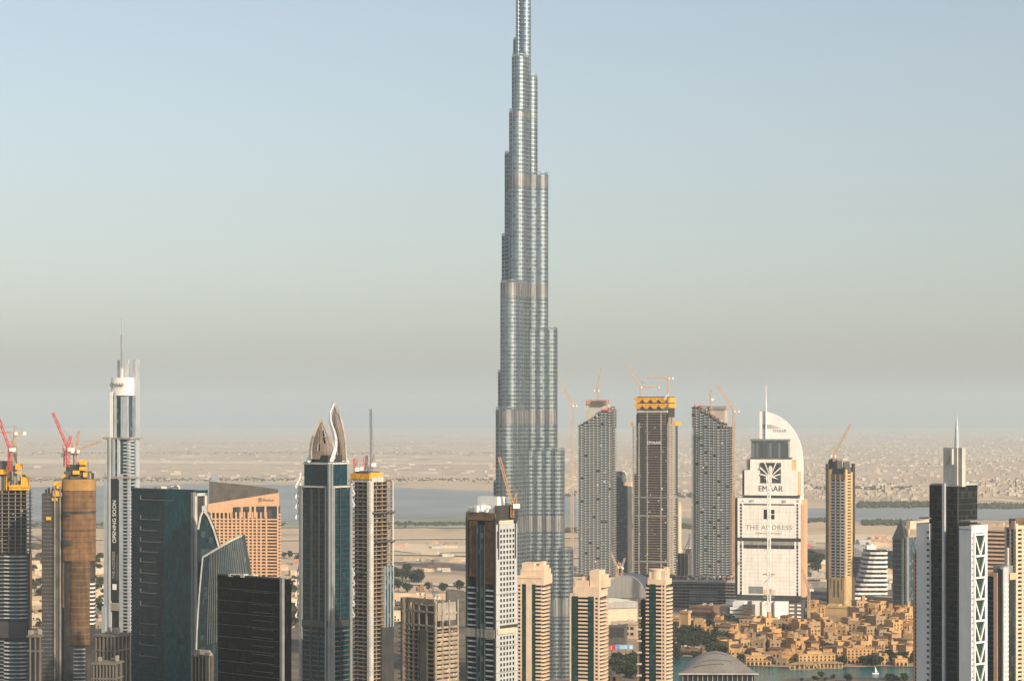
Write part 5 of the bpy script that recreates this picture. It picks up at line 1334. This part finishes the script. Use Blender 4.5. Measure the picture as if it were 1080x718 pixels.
arcade(951, 2304, 3, 8, radians(6), OCHRE[2], 'three arched little tan house at the right end of the waterfront')
# pavilion roofs on the water front
for px, n_, lb in ((845, 3, 'left one of two low brown roofed gazebos standing on the lake edge'), (874, 4, 'right one of two low brown roofed gazebos standing on the lake edge')):
    D = 2280 if px == 845 else 2290; o = empty('gazebo', (X(px, D), D, .5)); tag(o, lb, 'gazebo', 'gazebos on the lake edge'); w = 10+n_
    MB().box(-w,w,-6,4,0,.6).build('deck', QUAY, o); MB().poly([(-w-2,-7,5.2),(w+2,-7,5.2),(w+2,5,5.2),(-w-2,5,5.2),(-w*.5,-1,7.4),(w*.5,-1,7.4)], [(3,2,1,0),(0,1,5,4),(1,2,5),(2,3,4,5),(3,0,4)]).build('roof', OCHRE[3], o)
    for i in range(n_*2): x = -w+i*2*w/(n_*2-1); MB().box(x-.7, x+.7, -6, -4.8, .6, 5.2).build('pillar', OCHRE[2], o)
    MB().box(-w*.4, w*.3, -3, 2, .6, 5).build('kiosk', OCHRE[0], o)

# ------------------------------------------------------------------ low town between the left towers, works on the sand
random.seed(99)
SANDB = [mat('sand_block_a', (.55,.42,.28), amt=.15), mat('sand_block_b', (.48,.36,.25), amt=.15), mat('sand_block_c', (.62,.50,.37), amt=.1), mat('pink_block', (.58,.36,.27), amt=.12)]
GAPS = [(31,45,'the two left construction towers'), (100,111,'the netted tower and silver tower'), (298,318,'the peach hotel and leaf crowned tower')]
for gi, (a, b_, nm) in enumerate(GAPS):
    for i in range(13):
        py = 596 + i*5.5; px = random.uniform(a, b_); D = GD(py)
        house(px, D, random.uniform(16,34), random.uniform(12,22), random.uniform(6,13), radians(random.uniform(-30,35)), SANDB[3] if gi == 2 and i < 6 and random.random() < .6 else random.choice(SANDB[:3]),
              'sandy low house, %s nearest between %s' % (ORD[12-i], nm), random.choice(['plain','step','twin','plain','dome']), win=(i > 4), group='low houses seen between '+nm)
for i, (px, py, w, h, lb) in enumerate(((440,634,70,8,'long low tan site shed behind the open topped concrete tower'), (470,634,60,7,'second low tan site shed, nearer the two faced tower'), (486,640,40,20,'dark boxy block left of the two faced tower'), (481,660,24,30,'dark tall block half hidden beside the two faced tower'), (409,640,20,16,'small pale block right of the bare concrete tower'), (415,655,26,12,'low tan block under the bare concrete tower'))):
    house(px, GD(py), w, 20, h, radians(8), CONC_D if 'dark' in lb else SANDB[i % 3], lb, 'step', win='dark' not in lb, group=None)
t = T('warehouse_row', 'dark grey warehouse with a long flat roof left of the gold tower', 846, 870, 872, 4000, 6, cat='building'); t.core(CONC_D, 578, .4, 'wall'); t.P('roof_edge', 'A', 846, 870, 577, 579, CONC, .5, 4); t.clutter(848,868,577,6,CONC,3)
t = T('viaduct', 'long pale elevated road viaduct right of the white hotel tower', 842, 966, 969, 3350, 3, cat='bridge')
MB().box(-t.w/2, t.w/2, -6, 6, 9, 12).build('deck', CONC_L, t.o); MB().box(-t.w/2, t.w/2, -6.6, -6.1, 11, 13.2).build('parapet', CREAM2, t.o)
for i in range(14): MB().box(-t.w/2+i*t.w/13.5, -t.w/2+i*t.w/13.5+3, -3, 3, 0, 9).build('pier', CONC, t.o)
o = empty('market_tent', (X(854, 4200), 4200, 0)); tag(o, 'red peaked tent roof right of the white hotel tower', 'tent')
MB().poly([(-14,-8,8),(14,-8,8),(14,8,8),(-14,8,8),(-4,0,21),(6,0,17)], [(3,2,1,0),(0,1,5,4),(1,2,5),(2,3,4,5),(3,0,4)]).build('roof', RED, o); MB().box(-13,13,-7,7,0,8).build('wall', CONC_L, o)
random.seed(101)
for i in range(46):
    py = random.uniform(569, 626); px = random.uniform(838, 968)
    if 868 < px < 904 and py > 600: continue
    house(px, GD(py), random.uniform(20,60), random.uniform(14,30), random.uniform(5,13), radians(random.uniform(-20,25)), random.choice(SANDB+[CONC, CONC_L, CONC]), 'low pale or grey block on sandy ground behind the slender gold tower', random.choice(['plain','step','plain','twin']), win=False, group='low blocks behind the gold tower')
for i in range(22):
    py = random.uniform(572, 604); px = random.uniform(412, 492)
    house(px, GD(py), random.uniform(14,40), random.uniform(10,20), random.uniform(3,6), radians(random.uniform(-20,25)), random.choice(SANDB+[CONC, CONC_L]), 'tiny low shed far out on the sand left of the two faced tower', 'plain', win=False, group='sheds on the sand')
# far town and tree belts on the plain: one mass each
b = MB(); random.seed(123)
FARC = [mat('far_wall_a', (.46,.38,.29)), mat('far_wall_b', (.39,.32,.25)), mat('far_wall_c', (.29,.25,.20)), mat('far_wall_d', (.52,.45,.36))]  # wall colours kept close to sand, haze fade put into them
cl = [(random.uniform(560,1150), random.uniform(452,526)) for _ in range(130)]
for i in range(5200):
    c = random.choice(cl); px = random.gauss(c[0], 22); py = random.gauss(c[1], 2.2)
    if not 449 < py < 528 or px < 545: continue
    D = GD(py); x = X(px, D); w = random.uniform(8,26); d = random.uniform(8,26); h = random.choice([4,6,7,9,9,12])*(1 if random.random() < .96 else 2.2)
    b.box(x-w/2, x+w/2, D-d/2, D+d/2, 0, h, random.choice([0,0,1,1,2,3]))
for i in range(420):
    py = random.uniform(455, 507); px = random.uniform(-20, 560); D = GD(py); x = X(px, D); w = random.uniform(10,40); d = random.uniform(8,26)
    b.box(x-w/2, x+w/2, D-d/2, D+d/2, 0, random.choice([4,6,8,10]), random.choice([0,1,2,3]))
tag(b.build('far_off_town', FARC), kind='stuff')
k = MB(); random.seed(131)
for (x0, x1, y, n, h) in ((905,990,533.5,900,14), (1000,1100,535,700,13), (910,962,552,500,9), (835,880,549,200,6), (640,740,556,400,8), (596,612,560,90,7), (560,830,523,500,9), (-20,520,506,700,7), (-20,520,478,500,8), (-20,520,468,400,8), (-20,300,554,350,7), (410,500,553,260,7), (30,46,577,120,8),(30,46,592,160,8),(98,114,590,160,8), (845,962,515,500,9)):
    for i in range(n):
        px = random.uniform(x0, x1); py = y + random.gauss(0,.9); D = GD(py); x = X(px, D); r = random.uniform(3,8); hh = h*random.uniform(.5,1.1)
        pts = [(x+r*random.uniform(.7,1.2)*cos(a), D+r*random.uniform(.7,1.2)*sin(a), hh*random.uniform(.2,.6)) for a in (0,1.25,2.5,3.75,5)]
        k.poly(pts + [(x+random.uniform(-2,2), D, hh), (x, D, 0)], [(i_, (i_+1) % 5, 5) for i_ in range(5)] + [((i_+1) % 5, i_, 6) for i_ in range(5)])
tag(k.build('tree_belts', LEAF[1]), kind='stuff')

# ------------------------------------------------------------------ cranes
GC = 'tower cranes on the construction sites'
crane('red luffing crane on the unfinished tower at the left edge, jib raised to the left', 10, 1895, 497, 474, (-4,434), 15, CRANE_R, group=GC, w=2.5)
crane('tan crane with long level jib and white counterweight above the left edge tower', 15.5, 1905, 497, 457, (-40,457), 26, CRANE_Y, kind='hammer', group=GC)
crane('red luffing crane on the netted tower, jib leaning up to the left', 71.5, 1848, 492, 474, (55.5,434.5), 77, CRANE_R, group=GC, w=2.5)
crane('red short crane beside the tall red jib on the netted tower', 69, 1856, 492, 480, (75,459), 66, CRANE_R, group=GC, w=2.6)
crane('tan upright crane on the netted tower with a white tipped jib to the right', 81, 1858, 492, 476, (108,464.5), 77, CRANE_Y, group=GC)
crane('thin tan crane with an upright jib on the netted tower', 79, 1862, 490, 478, (83.5,453.5), 76, CRANE_Y, group=GC)
crane('tall thin grey crane on the bare concrete tower, jib pointing straight up', 391.5, 1735, 506, 490, (391,431), 395, CRANE_G, group=GC, w=2)
crane('short red crane with upright jib, nearest the leaf crowned tower', 374, 1735, 503, 495, (373.5,483), 377, CRANE_R, group=GC, w=2)
crane('short red crane with upright jib, middle of three on the bare concrete tower', 386, 1740, 503, 494, (387,480), 382, CRANE_R, group=GC, w=2)
crane('pale grey thin crane behind the leaf crowned tower', 364.5, 1600, 520, 487, (369.5,470), 362, SILVER, group=GC)
crane('orange luffing crane on the two faced tower in front of the tall silver skyscraper', 540.5, 1370, 545, 533.5, (526.5,482), 546, CRANE_O, group=GC, w=2)
crane('very tall tan crane standing between the silver skyscraper and a gridded tower', 603.5, 3440, 612, 428, (590,402), 608, CRANE_Y, group=GC, w=4, bw=.8)
crane('tan crane on the bare core of the left gridded tower, jib nearly upright', 630.5, 3500, 424, 412, (634.5,387), 627, CRANE_Y, group=GC, w=3.4, bw=.75)
crane('tan crane with a level jib to the left above the yellow zigzag crown', 704.5, 3465, 430, 399, (682,399), 709.5, CRANE_Y, kind='hammer', group=GC, w=3.4, bw=.75)
crane('pale crane with a level arm to the right above the yellow zigzag crown', 675.5, 3475, 430, 408.5, (661,385), 695, CRANE_Y, group=GC, w=3.2, bw=.7)
crane('short pale crane on the ragged roof of the right gridded tower', 749.5, 3500, 432, 421, (750,410), 752, CRANE_Y, group=GC, w=3, bw=.7)
crane('very tall tan crane between a gridded tower and the white hotel tower', 774, 3430, 612, 434, (757,406), 779, CRANE_Y, group=GC, w=4, bw=.8)
crane('reddish crane on the slender gold tower with a pale jib to the right', 879.5, 2975, 486, 481, (897.5,447), 877, CRANE_Y, group=GC, w=3, bw=.65)
crane('white crane mast standing against the front of the white hotel tower', 811, 2795, 672, 520, (809,500), 814, CRANE_W, group=GC, w=3.8, bw=1.0)
crane('brown crane mast rising right of the white hotel tower base', 853, 2750, 660, 622, (846,600), 857, CRANE_Y, group=GC, w=3, bw=.7)
crane('small tan crane with two white counterweights low before the dark blue tower', 651, 3390, 612, 598, (644,582), 656, CRANE_Y, group=GC, w=3.4, bw=.8)
crane('second small crane low before the dark blue tower with raised jib right', 656, 3395, 612, 599, (659,588), 650, CRANE_Y, group=GC, w=3, bw=.7)
crane('small orange crane behind the open topped concrete tower', 444, 2600, 640, 626, (445,615), 441, CRANE_O, group=GC, w=3, bw=.7)
crane('small dark crane behind the open topped concrete tower, jib leaning left', 458, 2620, 640, 630, (455,616), 463, CRANE_G, group=GC, w=3, bw=.7)
crane('faint dark crane beyond the low dark block, nearer the cream tower', 722, 3900, 612, 580, (728,566), 719, CRANE_G, group=GC, w=3, bw=.6)
crane('faint dark crane beyond the low dark block, nearer the gridded tower', 726.5, 3910, 612, 578, (727.5,562), 724, CRANE_G, group=GC, w=3, bw=.6)
cm = [o for o in COL.objects if o.get('label', '').startswith('white crane mast')][0]
for py in (556, 590, 614, 648):                                       # ties from the mast to the building
    zz = Z(py, 2795); b = MB().box(-7.5, 7.5, -1.5, 9, zz-.7, zz+.5)
    b.bar((-7,0,zz-12), (5,0,zz-.6), .7).build('mast_tie', CONC, cm)
for i in range(18): tree(random.choice([random.uniform(936,958), random.uniform(836,900)]), 0, random.choice([0,2]), 'dark bushy tree on the near bank of the lake at the bottom edge', 'trees on the near bank', D=random.uniform(2170,2192), sc=random.uniform(.5,.9))
